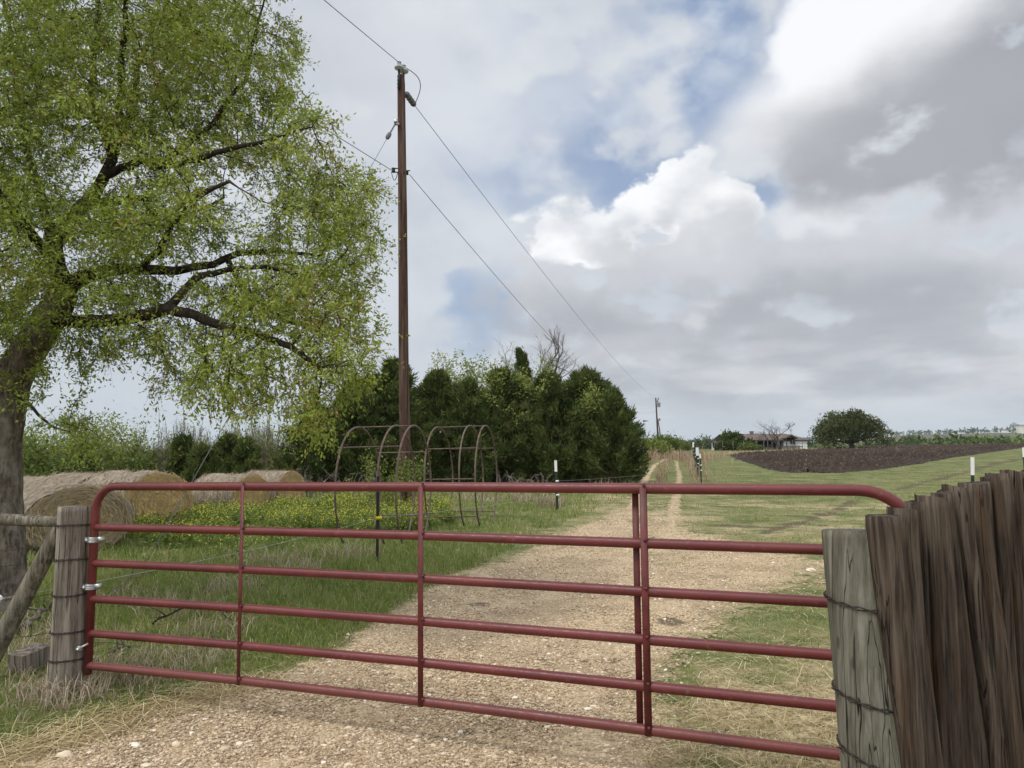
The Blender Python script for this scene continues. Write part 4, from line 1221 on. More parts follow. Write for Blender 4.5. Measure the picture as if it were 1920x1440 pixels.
def build_big_tree():
    rg = np.random.default_rng(11)
    Yt = 7.0
    base = P(4, 1165, Yt); gz = float(hz(base[0], base[1]))
    root = empty('shade_tree', (base[0], base[1], gz), 'big spreading spring green tree leaning in from the left edge', 'tree')
    # limbs traced through the crown: (px, py, distance, radius)
    trunk = [(2, 1200, 7.0, .25), (4, 1120, 7.0, .212), (4, 1030, 7.0, .19), (2, 940, 7.0, .182), (0, 860, 7.0, .182), (4, 780, 6.98, .182), (20, 718, 6.95, .175), (46, 668, 6.9, .158), (78, 620, 6.85, .148), (105, 577, 6.8, .138), (120, 545, 6.8, .125)]
    limbs = [
        [(100, 595, 6.82, 0), (150, 603, 6.6, .085), (205, 601, 6.4, .08), (260, 592, 6.2, .075), (315, 578, 6.05, .07), (360, 588, 5.9, .055), (420, 612, 5.8, .05), (480, 624, 5.75, .045), (545, 650, 5.7, .035), (600, 690, 5.7, .022)],
        [(325, 578, 6.03, 0), (345, 545, 6.2, .05), (370, 518, 6.3, .045), (430, 505, 6.5, .035), (500, 500, 6.6, .025), (580, 520, 6.6, .015)],
        [(118, 550, 6.8, 0), (150, 522, 6.9, .10), (195, 508, 7.0, .085), (260, 505, 7.1, .075), (330, 508, 7.2, .06), (400, 496, 7.3, .05), (450, 474, 7.4, .045), (520, 470, 7.5, .03), (600, 480, 7.6, .02)],
        [(430, 482, 7.35, 0), (450, 535, 7.2, .04), (490, 570, 7.0, .035), (530, 600, 6.9, .03), (575, 612, 6.8, .02), (640, 650, 6.8, .012)],
        [(120, 545, 6.8, 0), (104, 500, 6.9, .125), (100, 460, 7.0, .115), (120, 425, 7.1, .105), (150, 390, 7.2, .09), (180, 360, 7.2, .08), (210, 300, 7.2, .07), (232, 245, 7.2, .062), (222, 200, 7.2, .055), (228, 150, 7.2, .048), (231, 80, 7.1, .04), (236, 0, 7.0, .03), (240, -90, 7.0, .02)],
        [(212, 296, 7.2, 0), (172, 190, 7.4, .05), (175, 120, 7.5, .043), (185, 30, 7.6, .035), (180, -60, 7.7, .025)],
        [(200, 318, 7.2, 0), (262, 300, 6.9, .055), (300, 312, 6.7, .045), (370, 300, 6.4, .04), (430, 280, 6.2, .03), (510, 262, 6.1, .02), (585, 238, 6.1, .008)],
        [(232, 245, 7.2, 0), (255, 180, 7.5, .045), (262, 110, 7.7, .04), (300, 40, 7.9, .03), (340, -60, 8.0, .02)],
        [(150, 390, 7.2, 0), (210, 375, 7.5, .06), (270, 370, 7.8, .055), (300, 430, 8.0, .04), (330, 410, 8.2, .03), (420, 370, 8.4, .02)],
        [(104, 500, 6.9, 0), (60, 440, 6.5, .06), (10, 380, 6.2, .05), (-50, 300, 6.0, .04), (-90, 180, 6.0, .03)],
        [(100, 460, 7.0, 0), (80, 380, 7.4, .06), (50, 280, 7.8, .05), (35, 180, 8.0, .04), (20, 60, 8.2, .03), (-10, -60, 8.3, .02)],
        [(260, 505, 7.1, 0), (300, 470, 6.6, .045), (320, 420, 6.2, .04), (370, 370, 6.0, .03), (430, 340, 5.9, .02)],
        [(300, 312, 6.7, 0), (400, 230, 7.0, .03), (460, 150, 7.1, .025), (480, 60, 7.2, .018), (500, -20, 7.2, .010)],
        [(28, 740, 6.95, 0), (50, 752, 6.8, .022), (72, 778, 6.65, .018), (98, 800, 6.5, .013), (130, 810, 6.4, .008), (170, 806, 6.35, .004)],
    ]
    nodes, par, fix = [], [], []
    def add_line(line, join):
        pts = [np.array(P(x, y, Y)) for x, y, Y, r in line]; rs = [l[3] for l in line]
        prev = -1
        if join:
            dd = [np.linalg.norm(np.array(n_) - pts[0]) for n_ in nodes]; prev = int(np.argmin(dd))
            pts = pts[1:]; rs = rs[1:]
            pts = [np.array(nodes[prev])] + pts; rs = [rs[0]] + rs
        for k in range(len(pts) - 1 if join else len(pts)):
            if join: a, b, ra, rb = pts[k], pts[k + 1], rs[k], rs[k + 1]
            else:
                if k == 0: nodes.append(pts[0]); par.append(-1); fix.append(rs[0]); prev = 0; continue
                a, b, ra, rb = pts[k - 1], pts[k], rs[k - 1], rs[k]
            m = max(1, int(np.linalg.norm(b - a) / 0.13))
            for t in np.linspace(0, 1, m + 1)[1:]:
                jit = rg.normal(0, 0.010, 3) if join and t < 1 else 0
                nodes.append(a + (b - a) * t + jit); par.append(prev); fix.append((ra + (rb - ra) * t) * (0.74 if join else 1)); prev = len(nodes) - 1
    add_line(trunk, False)
    n_trunk = len(nodes)
    for l in limbs: add_line(l, True)
    n_fix = len(nodes)
    # attraction points: clumps of crown, (px, py, distance, rx px, ry px, depth m, weight)
    clumps = [(110, 70, 7.4, 170, 110, 1.6, 9), (310, 70, 7.4, 170, 130, 1.6, 12), (455, 120, 7.0, 105, 110, 1.2, 8), (530, 80, 7.0, 50, 60, .7, 3), (140, 230, 7.2, 180, 110, 1.7, 10), (350, 240, 7.0, 190, 120, 1.7, 13),
              (500, 250, 6.6, 110, 90, 1.2, 7), (560, 390, 6.8, 130, 90, 1.3, 10), (640, 370, 6.6, 75, 70, .8, 5), (640, 470, 6.7, 85, 85, 1.0, 6), (240, 400, 6.9, 190, 85, 1.8, 12), (430, 420, 6.8, 150, 90, 1.6, 11),
              (480, 540, 6.5, 150, 90, 1.4, 9), (600, 580, 6.4, 95, 100, 1.0, 7), (620, 690, 6.1, 80, 75, .9, 7), (570, 740, 5.9, 60, 70, .7, 5), (590, 790, 5.8, 40, 40, .5, 2.5), (300, 640, 6.3, 130, 65, 1.2, 5), (420, 670, 6.1, 110, 60, 1.0, 5),
              (310, 715, 6.1, 90, 40, .8, 2.2), (440, 735, 6.0, 80, 40, .7, 2.2), (190, 650, 6.4, 70, 50, .8, 2.0), (40, 480, 6.6, 70, 90, 1.1, 5), (40, 590, 6.8, 55, 70, .9, 3.0), (20, 380, 6.8, 90, 80, 1.4, 5), (210, 540, 6.6, 120, 50, 1.3, 3.5),
              (20, 190, 7.2, 90, 140, 1.8, 6), (-130, 250, 7.0, 130, 260, 2.0, 10), (100, -90, 7.3, 300, 110, 2.0, 12), (420, -60, 7.2, 130, 60, 1.2, 4), (-100, 560, 6.8, 110, 150, 1.4, 5), (620, 232, 6.1, 35, 10, .2, .12), (695, 645, 6.1, 28, 26, .3, .5),
              (120, 790, 6.45, 65, 26, .4, .7), (75, 690, 6.7, 40, 30, .4, .5), (150, 700, 6.4, 60, 30, .5, .5), (690, 340, 6.6, 28, 35, .4, .7), (180, 840, 6.3, 60, 12, .3, .12), (700, 450, 6.7, 30, 40, .4, .7)]
    att = []
    for (px, py, Y, rx, ry, dp, w) in clumps:
        k = int(w * 108)
        u = unit(rg.normal(0, 1, (k, 3))) * (rg.random(k) ** 0.42)[:, None]
        for a in u: att.append(tuple(P(px + a[0] * rx, py + a[1] * ry, Y + a[2] * dp)))
    att = np.array(att)
    pn = vnoise(att * 1.35, 5) + 0.6 * vnoise(att * 3.1, 8)
    att = att[pn > -0.30]
    start = [i for i in range(n_fix)]
    N, Pn = grow(nodes, par, att, 0.115, 1.5, 0.17, 60, rg, -0.04)
    r = radii(N, Pn, 0.0030, 2.35)
    fx = np.array(fix); r[:n_fix] = np.where(fx > 0, np.maximum(fx, np.minimum(r[:n_fix], fx * 1.1)), r[:n_fix])
    for i in range(n_fix, len(N)): r[i] = min(r[i], 0.9 * r[Pn[i]])
    # trunk with bark ridges
    tr = N[:n_trunk]; mb = MB()
    zz = np.linspace(0, 1, 90); idx = np.linspace(0, n_trunk - 1, 90)
    pp = np.stack([np.interp(idx, np.arange(n_trunk), tr[:, k]) for k in range(3)], -1)
    for _ in range(2): pp[1:-1] = (pp[:-2] + pp[1:-1] * 2 + pp[2:]) / 4
    rr = np.interp(idx, np.arange(n_trunk), r[:n_trunk])
    seg = 40; a = np.arange(seg) * 2 * np.pi / seg; A, T = np.meshgrid(a, zz * 6)
    w = 1 + 0.07 * vnoise(np.stack([np.cos(A) * 2.0, np.sin(A) * 2.0, T * 1.3], -1), 2) + 0.055 * vnoise(np.stack([np.cos(A) * 7, np.sin(A) * 7, T * 3], -1), 3) + 0.035 * vnoise(np.stack([np.cos(A) * 15, np.sin(A) * 15, T * 7], -1), 6)
    w *= 1 + 0.35 * np.exp(-T * 2.2) * (0.6 + 0.4 * np.cos(A * 5))
    tube(mb, pp, rr, seg, True, wob=w)
    part(root, 'trunk', mb, M['bark'])
    mb = MB()
    big = r > 0.0045
    par2 = Pn.copy(); par2[:n_trunk] = -1
    limb_meshes(mb, N, par2, r, lambda q: 10 if q > 0.03 else 6 if q > 0.01 else 3)
    part(root, 'branches', mb, M['twig'])
    # leaves on every thin shoot
    kids = np.bincount(Pn[Pn >= 0], minlength=len(N))
    thin = np.nonzero((r < 0.012) & (np.arange(len(N)) >= n_fix))[0]
    dirs = unit(N[thin] - N[Pn[thin]])
    tips = kids[thin] == 0
    LB, LD, TW = [], [], MB()
    dn = vnoise(N * 2.3, 61) + 0.5 * vnoise(N * 5.2, 62)
    for s in range(13):                     # short shoots that carry the leaves
        pk = (0.98, 0.92, 0.88, 0.8, 0.75, 0.7, 0.65, 0.62, 0.6, 0.55, 0.5, 0.45, 0.4)[s] * np.clip(0.98 + 0.9 * dn[thin], 0.08, 1.0)
        keep = rg.random(len(thin)) < pk
        b = N[thin][keep]; d = unit(dirs[keep] * 0.8 + rg.normal(0, 0.60, (keep.sum(), 3)) + np.array([0, 0, -0.08]))
        L = rg.uniform(0.07, 0.27, keep.sum())
        e = b + d * L[:, None] - np.array([0, 0, 1]) * (0.14 * L)[:, None]
        sd = unit(np.cross(d, rg.normal(0, 1, d.shape))) * 0.0017
        V = np.stack([b - sd, b + sd, e], 1).reshape(-1, 3)
        TW.add(V, np.arange(len(V)).reshape(-1, 3))
        for t in np.linspace(0.18, 1.0, 7):
            q = b + (e - b) * t + rg.normal(0, 0.008, b.shape)
            LB.append(q); LD.append(unit(d * 0.7 + rg.normal(0, 0.62, d.shape) + np.array([0, 0, -0.25])))
    LB = np.concatenate(LB); LD = np.concatenate(LD)
    n = len(LB)
    ln = rg.uniform(0.021, 0.055, n); w_ = ln * rg.uniform(0.30, 0.48, n)
    q = leaf_quads(LB, LD, ln, w_, rg)
    cl = vnoise(LB * 1.6, 31) * 0.5 + vnoise(LB * 5.0, 32) * 0.3
    tone = np.clip(0.50 + 0.30 * cl + rg.normal(0, 0.075, n), 0, 0.80)
    cat = (vnoise(LB * 3.1, 40) + 0.5 * rg.normal(0, 1, n)) > 1.02
    tone[cat] = rg.uniform(0.86, 1.0, cat.sum())
    mb = MB().add(q.reshape(-1, 3), np.arange(n * 4).reshape(-1, 4), np.repeat(tone, 4))
    part(root, 'crown', mb, M['leaf'], smooth=False)
    part(root, 'shoots', TW, M['twig'], smooth=False)
    root['leaf_count'] = n; open('/tmp/tree_stat.txt', 'w').write(f'{len(N)} {n} {len(thin)}')
build_big_tree()

# ------------------------------------------------------------------ other trees and shrubs
def fork(mb, tips, p, d, L, r, lev, rg, spread=0.55, up=0.15, seg=5, ratio=0.72, kids=(2, 4), wig=0.10):
    n = 5
    pts = [np.array(p, float)]; dd = np.array(d, float)
    for _ in range(n):
        dd = unit(dd + rg.normal(0, wig, 3) + np.array([0, 0, up * 0.3]))
        pts.append(pts[-1] + dd * L / n)
    r1 = r * (0.62 if lev > 0 else 0.3)
    tube(mb, pts, np.linspace(r, r1, n + 1), max(3, seg), False)
    tips.append((pts[-1], dd, lev)); tips.append((pts[3], dd, lev))
    if lev == 0: return
    k = rg.integers(kids[0], kids[1] + 1)
    for i in range(k):
        t = rg.uniform(0.35, 1.0) if i else 1.0
        q = pts[min(n, int(t * n))]
        nd = unit(dd + rg.normal(0, spread, 3) + np.array([0, 0, up]))
        fork(mb, tips, q, nd, L * ratio * rg.uniform(0.75, 1.15), r1 * rg.uniform(0.6, 0.9) if i else r1, lev - 1, rg, spread, up, seg - 1, ratio, kids, wig)

def conifer_crown(H, R, rg, N, low=0.0, prof=None, size=0.2):
    """plumes of scale leaves on upward sweeping boughs; local coordinates, base at the origin"""
    nb = max(34, int(N / 30))
    t = (np.arange(nb) + rg.random(nb)) / nb; t = t ** 0.9
    az = rg.uniform(0, 2 * np.pi, nb)
    prof = prof or spire
    L = np.maximum(R * prof(t) * rg.uniform(0.62, 1.16, nb), 0.12 * R)
    out = np.stack([np.cos(az), np.sin(az), np.zeros(nb)], -1)
    rise = rg.uniform(0.15, 0.7, nb) + 0.5 * t
    z1 = low + t * (H - low) * 1.0
    tip = out * L[:, None] + np.array([0, 0, 1]) * np.minimum(z1 + 0.15 * R, H)[:, None]
    tip[-3:] = np.array([0, 0, H]) + rg.normal(0, 0.06 * R, (3, 3)) * [1, 1, 1.5]
    root_ = np.array([0, 0, 1]) * np.maximum(tip[:, 2] - L * rise, 0.05)[:, None] + out * (L * 0.05)[:, None]
    per = 46
    s = rg.uniform(0.22, 1.0, (nb, per)) ** 0.75
    c = root_[:, None] + (tip - root_)[:, None] * s[..., None]
    c[..., 2] -= (np.sin(s * np.pi) * 0.10) * L[:, None]
    pr = (0.10 * R + 0.17 * L)[:, None] * (1.06 - 0.92 * s ** 2)
    c = c + rg.normal(0, 0.55, c.shape) * pr[..., None]
    bd = unit(tip - root_)
    K = 11; c = c.reshape(-1, 3); BD = np.repeat(bd, per, 0)
    B = np.repeat(c, K, 0)
    d = unit(np.repeat(BD, K, 0) * 0.8 + np.array([0, 0, 0.35]) + rg.normal(0, 0.55, B.shape))
    ln = rg.uniform(0.5, 1.35, len(B)) * size; w = ln * rg.uniform(0.20, 0.34, len(B))
    B = B + rg.normal(0, size * 0.40, B.shape)
    sdv = unit(np.cross(d, rg.normal(0, 1, d.shape))) * w[:, None]
    V = np.stack([B - sdv * 0.5, B + sdv * 0.5, B + d * ln[:, None]], 1)
    V[..., 2] = np.maximum(V[..., 2], 0.02)
    tone = np.clip(0.50 + np.repeat(np.repeat(rg.normal(0, 0.15, nb), per) + rg.normal(0, 0.07, nb * per), K) + rg.normal(0, 0.12, len(B)), 0, 1)
    return V.reshape(-1, 3), np.arange(len(B) * 3).reshape(-1, 3), np.repeat(tone, 3)

def cedar(x, Y, H, R, label, seed, N=2200, size=0.2, prof=None, low=0.05, group='dark cedars behind the hoop frames', name='cedar_tree', mat='cedar'):
    rg = np.random.default_rng(seed)
    gz = float(hz(x, Y))
    root = empty(name, (x, Y, gz), label, 'tree', group)
    V, f, t = conifer_crown(H, R, rg, N, low, prof, size)
    o = MB().add(V, f, t).build('crown', M[mat], smooth=False); o.parent = root
    mb = MB()
    tube(mb, [(0, 0, -0.1), (0.05, 0, H * 0.3), (0, 0.04, H * 0.92)], [0.13, 0.10, 0.015], 7)
    o = mb.build('trunk', M['cedar_bark']); o.parent = root
    for k in range(9):
        a = rg.uniform(0, 2 * np.pi); z = rg.uniform(0.12, 0.55) * H; L = R * rg.uniform(0.6, 0.95)
        e = np.array([math.cos(a) * L, math.sin(a) * L, z + L * rg.uniform(-0.1, 0.35)])
        mb = MB(); tube(mb, [(0, 0, z), e * [0.5, 0.5, 0] + [0, 0, (z + e[2]) / 2 - 0.08], e], [0.035, 0.025, 0.006], 4)
        o = mb.build('bough', M['grey_twig']); o.parent = root
    return root
def cedar_px(px, py_top, Y, wpx, label, seed, **kw):
    t = P(px, py_top, Y); gz = float(hz(t[0], Y))
    return cedar(t[0], Y, (t[2] - gz) * 1.0, wpx / 2 / F * Y, label, seed, **kw)
broad = lambda u: np.clip(1 - u ** 1.9, 0.0, 1) ** 0.75 * np.clip(0.75 + u * 1.5, 0, 1)
spire = lambda u: np.clip((1 - u) ** 0.75, 0, 1)
cedar_px(1100, 706, 33.5, 210, 'broad dark cedar at the right end of the cedar row', 1, N=3600, prof=broad)
cedar_px(1150, 748, 31.5, 125, 'low rounded cedar at the edge of the farm track', 2, N=2600, prof=broad)
cedar_px(1032, 712, 32.5, 180, 'dark cedar standing under the bare treetop', 3, N=3000, prof=broad)
cedar_px(978, 664, 37.0, 96, 'narrow cedar spire rising highest beside the bare treetop', 4, N=3000, prof=spire, size=0.15)
cedar_px(940, 702, 33.0, 170, 'dark cedar behind the right hoop frame', 5, N=3000, prof=broad)
cedar_px(876, 722, 31.5, 140, 'ragged dark cedar between the two hoop frames', 6, N=2200, prof=broad)
cedar_px(818, 704, 32.0, 160, 'dark cedar just right of the tall utility pole', 7, N=2800, prof=broad)
cedar_px(735, 684, 30.5, 180, 'dark cedar just left of the tall utility pole', 8, N=3200, prof=broad)
cedar_px(668, 722, 29.0, 170, 'dark cedar behind the drooping end of the big tree', 9, N=2800, prof=broad)
cedar_px(592, 770, 27.5, 150, 'low dark cedar at the left end of the cedar row', 10, N=2200, prof=broad)
cedar_px(344, 834, 23.0, 60, 'leftmost small pointed cedar behind the hay bales', 12, N=700, prof=spire, size=0.22)
cedar_px(378, 848, 22.5, 90, 'low spreading cedar between the two small pointed ones', 14, N=900, prof=broad, size=0.17)
cedar_px(424, 828, 24.0, 80, 'taller small cedar right of the low spreading one', 13, N=900, prof=spire, size=0.22)
cedar_px(462, 838, 23.5, 95, 'small dark cedar nearest the cedar row, behind the bales', 15, N=1000, prof=broad, size=0.17)

def leafy(root, tips, rg, per, spread, ln, mat, t0=0.5, tv=0.2, droop=-0.1, share=1.0, name='foliage'):
    tp = np.array([t[0] for t in tips if rg.random() < share]); td = np.array([t[1] for t in tips])[:len(tp)]
    B = np.repeat(tp, per, 0) + rg.normal(0, spread, (len(tp) * per, 3)); D = unit(np.repeat(td, per, 0) * 0.4 + rg.normal(0, 0.8, B.shape) + np.array([0, 0, droop]))
    L = rg.uniform(0.6, 1.3, len(B)) * ln
    q = leaf_quads(B, D, L, L * 0.5, rg)
    tone = np.clip(t0 + np.repeat(rg.normal(0, tv, len(tp)), per) + rg.normal(0, 0.10, len(B)), 0, 1)
    o = MB().add(q.reshape(-1, 3), np.arange(len(B) * 4).reshape(-1, 4), np.repeat(tone, 4)).build(name, M[mat], smooth=False)
    o.parent = root
    return o

def bare_tree(name, x, Y, H, label, seed, lev=5, r=0.14, mat='bare', spread=0.45, up=0.28, group=None, leaf=None, trunk=0.36, lean=(0, 0), cat='tree', ratio=0.72, wid=None, kids=(2, 4)):
    rg = np.random.default_rng(seed); gz = float(hz(x, Y))
    root = empty(name, (x, Y, gz), label, cat, group)
    mb = MB(); tips = []
    fork(mb, tips, (0, 0, -0.1), unit(np.array([lean[0], lean[1], 1.0])), H * trunk, r, lev, rg, spread, up, 7, ratio, kids)
    # bring the grown tree to its height
    z = max(v[:, 2].max() for v in mb.V); s = H / z
    mb.V = [v * s for v in mb.V]; tips = [(p * s, d, l) for p, d, l in tips]
    if wid:                      # straighten the crown over the foot and spread it to its width
        tx = np.array([p for p, d_, l in tips]); m_ = tx.mean(0); sx = wid / max(np.percentile(tx[:, 0], 96) - np.percentile(tx[:, 0], 4), 0.1)
        def fit(v):
            f = np.clip(v[..., 2:3] / m_[2], 0, 1.5)
            return np.concatenate([(v[..., :2] - m_[:2] * np.minimum(f, 1)) * np.array([sx, min(sx, 1.5)]), v[..., 2:3]], -1)
        mb.V = [fit(v) for v in mb.V]; tips = [(fit(p), d_, l) for p, d_, l in tips]
    o = mb.build('branches', M[mat]); o.parent = root
    if leaf: leafy(root, [t for t in tips if t[2] <= 2], rg, **leaf)
    return root
t = P(1012, 596, 36.0)
bare_tree('bare_tree', t[0], 36.0, t[2] - float(hz(t[0], 36)), 'leafless grey tree whose fan of twigs tops the cedar row', 21, 6, 0.12, spread=0.40, up=0.16, trunk=0.42, wid=3.3, kids=(3, 4), ratio=0.66)
t = P(905, 662, 34.5)
bare_tree('budding_tree', t[0] + 0.9, 34.5, t[2] - float(hz(t[0], 34.5)), 'tree with pale new leaves reaching left above the cedars', 24, 5, 0.11, spread=0.55, up=0.12, lean=(-0.28, 0), leaf=dict(per=9, spread=0.18, ln=0.14, mat='bush', t0=0.85, tv=0.12, share=0.85))
t = P(1058, 662, 33.0)
bare_tree('budding_tree', t[0] - 0.2, 33.0, t[2] - float(hz(t[0], 33)), 'sparse budding tree right of the bare treetop', 27, 5, 0.11, spread=0.55, up=0.10, lean=(0.2, 0), leaf=dict(per=7, spread=0.2, ln=0.12, mat='bush', t0=0.78, tv=0.15, share=0.8), wid=3.0)

def shrub(name, px, py_top, Y, wpx, label, seed, stems, r, mat, leaf=None, lev=3, group=None, cat='bush', spread=0.4, up=0.25, ybase=None):
    rg = np.random.default_rng(seed)
    t = P(px, py_top, Y); x = t[0]; gz = float(hz(x, Y)); H = t[2] - gz; W = wpx / F * Y
    root = empty(name, (x, Y, gz), label, cat, group)
    mb = MB(); tips = []
    for i in range(stems):
        a = rg.uniform(0, 2 * np.pi); q = np.array([math.cos(a), math.sin(a) * 0.7, 0]) * W * 0.33 * math.sqrt(rg.random())
        d = unit(np.array([q[0] / W * 1.1, q[1] / W, 1.0]) + rg.normal(0, 0.15, 3))
        fork(mb, tips, q, d, H * 0.36 * rg.uniform(0.75, 1.05), r, lev, rg, spread, up, 5, 0.66, (2, 3), 0.12)
    zz = np.array([v[:, 2].max() for v in mb.V]); xx = np.concatenate([v[:, 0] for v in mb.V])
    s = H / zz.max(); sx = W / max(np.ptp(xx), 0.1)
    sc = np.array([sx, sx, s]); mb.V = [v * sc for v in mb.V]; tips = [(p * sc, d, l) for p, d, l in tips]
    o = mb.build('stems', M[mat]); o.parent = root
    if leaf: leafy(root, tips, rg, **leaf)
    return root
GL = dict(per=9, spread=0.22, ln=0.12, mat='bush', t0=0.74, tv=0.2, share=0.85)
shrub('green_bush', 75, 790, 25.0, 150, 'bright green bush beside the big trunk', 41, 9, 0.03, 'grey_twig', GL, group='spring green bushes behind the bales')
shrub('green_bush', 155, 772, 27.0, 130, 'tallest bright green bush behind the bales', 42, 9, 0.03, 'grey_twig', GL, group='spring green bushes behind the bales')
shrub('green_bush', 225, 790, 26.0, 110, 'bright green bush at the right end of the green hedge', 43, 8, 0.03, 'grey_twig', GL, group='spring green bushes behind the bales')
shrub('green_bush', 10, 800, 24.0, 120, 'bright green bush half hidden by the big trunk', 44, 8, 0.03, 'grey_twig', GL, group='spring green bushes behind the bales')
shrub('green_bush', 128, 838, 21.5, 260, 'low dark green bush right behind the hay bales', 45, 14, 0.02, 'grey_twig', dict(per=8, spread=0.2, ln=0.14, mat='bush', t0=0.22, tv=0.15), lev=3, group='spring green bushes behind the bales')
BL = dict(per=2, spread=0.06, ln=0.07, mat='bush', t0=0.7, tv=0.15, share=0.5)
for i, (px, py, Y, w, lab) in enumerate([(345, 768, 28, 95, 'tallest grey brush clump, with bare whips fanning left'), (410, 806, 27, 90, 'grey leafless brush behind the small pointed cedar'), (470, 782, 29, 110, 'grey leafless brush under the hanging tree branches'),
                                         (525, 790, 28, 90, 'grey leafless brush at the edge of the cedar row'), (300, 815, 27, 80, 'thin grey brush beside the green bushes'), (375, 790, 29.5, 110, 'pale grey brush between the whippy clump and the leafless thicket'), (440, 775, 30, 120, 'grey brush thicket rising above the small cedars'), (500, 768, 30.5, 110, 'tall grey brush right under the lowest hanging leaves'), (265, 825, 28, 70, 'low thin brush at the edge of the green hedge')]):
    shrub('bare_brush', px, py, Y, w, lab, 51 + i, 30, 0.042, 'grey_twig', BL, lev=3, group='grey brush behind the bales', spread=0.30, up=0.38)
for i, (px, py, Y, w, lab) in enumerate([(600, 868, 24.5, 110, 'tangle of dead grey branches under the cedars, left of the hoops'), (690, 872, 24.0, 90, 'tangle of dead grey branches inside the left hoop frame'), (985, 880, 29.0, 110, 'tangle of dead grey branches under the right cedars')]):
    shrub('dead_brush', px, py, Y, w, lab, 61 + i, 14, 0.02, 'grey_twig', None, lev=3, group='dead brush under the cedars', spread=0.8, up=-0.1)
g = G(757, 972)
shrub('sapling', 752, 838, g[1] - 0.3, 120, 'leafy green sapling growing round the foot of the utility pole', 71, 12, 0.008, 'grey_twig', dict(per=5, spread=0.07, ln=0.075, mat='bush', t0=0.55, tv=0.2, share=0.7), lev=3, spread=0.35, up=0.3)
shrub('sapling', 690, 870, 15.0, 60, 'thin bare sapling inside the left hoop frame', 72, 5, 0.007, 'grey_twig', dict(per=2, spread=0.05, ln=0.06, mat='bush', t0=0.6, tv=0.2, share=0.4), lev=3, spread=0.35, up=0.3)

# ------------------------------------------------------------------ ground cover (stuff)
def scatter(n, rmin, rmax, a0, a1, rg, pw=1.0):
    """points round the viewer's standpoint; more of them near by, where single blades are seen"""
    u = rg.random(n)
    if abs(pw - 1) < 1e-6: r = rmin * (rmax / rmin) ** u
    else: r = (rmin ** (1 - pw) + u * (rmax ** (1 - pw) - rmin ** (1 - pw))) ** (1 / (1 - pw))
    a = np.radians(rg.uniform(a0, a1, n))
    return r * np.sin(a), r * np.cos(a), r
def blades(x, y, h, w, lean, tone, rg, segs=2):
    n = len(x); z = hz(x, y) - 0.01
    a = rg.uniform(0, 2 * np.pi, n); b = rg.uniform(0, 2 * np.pi, n)
    sd = np.stack([np.cos(a), np.sin(a), np.zeros(n)], -1) * (w / 2)[:, None]
    ld = np.stack([np.cos(b), np.sin(b), np.zeros(n)], -1)
    p0 = np.stack([x, y, z], -1)
    p1 = p0 + ld * (lean * h * 0.35)[:, None] + np.array([0, 0, 1]) * (h * (0.62 - 0.15 * lean))[:, None]
    p2 = p0 + ld * (lean * h)[:, None] + np.array([0, 0, 1]) * (h * (1 - 0.45 * lean))[:, None]
    V = np.stack([p0 - sd, p0 + sd, p1 + sd * 0.75, p1 - sd * 0.75, p2], 1).reshape(-1, 3)
    i = np.arange(n)[:, None] * 5
    return V, [i + np.array([[0, 1, 2, 3]]), i + np.array([[3, 2, 4]])], np.repeat(tone, 5)
def stalks(x, y, L, w, tone, rg, rise=0.02, ztop=None):
    """dead straws lying about"""
    n = len(x); z = hz(x, y) + rg.uniform(0.004, rise, n)
    a = rg.uniform(0, 2 * np.pi, n); d = np.stack([np.cos(a), np.sin(a), rg.normal(0, 0.14, n)], -1)
    s = np.stack([-np.sin(a), np.cos(a), np.zeros(n)], -1) * (w / 2)[:, None]
    c = np.stack([x, y, z], -1); up = np.array([0, 0, 1]) * (w / 2)[:, None]
    e = d * (L / 2)[:, None]; m = c + np.array([0, 0, 1]) * (L * 0.05)[:, None] + s * rg.normal(0, 4, n)[:, None]
    V = np.stack([c - e - s, c - e + s, m + s, m - s, c + e + s * 0.6, c + e - s * 0.6], 1).reshape(-1, 3)
    i = np.arange(n)[:, None] * 6
    return V, [i + np.array([[0, 1, 2, 3]]), i + np.array([[3, 2, 4, 5]])], np.repeat(tone, 6)

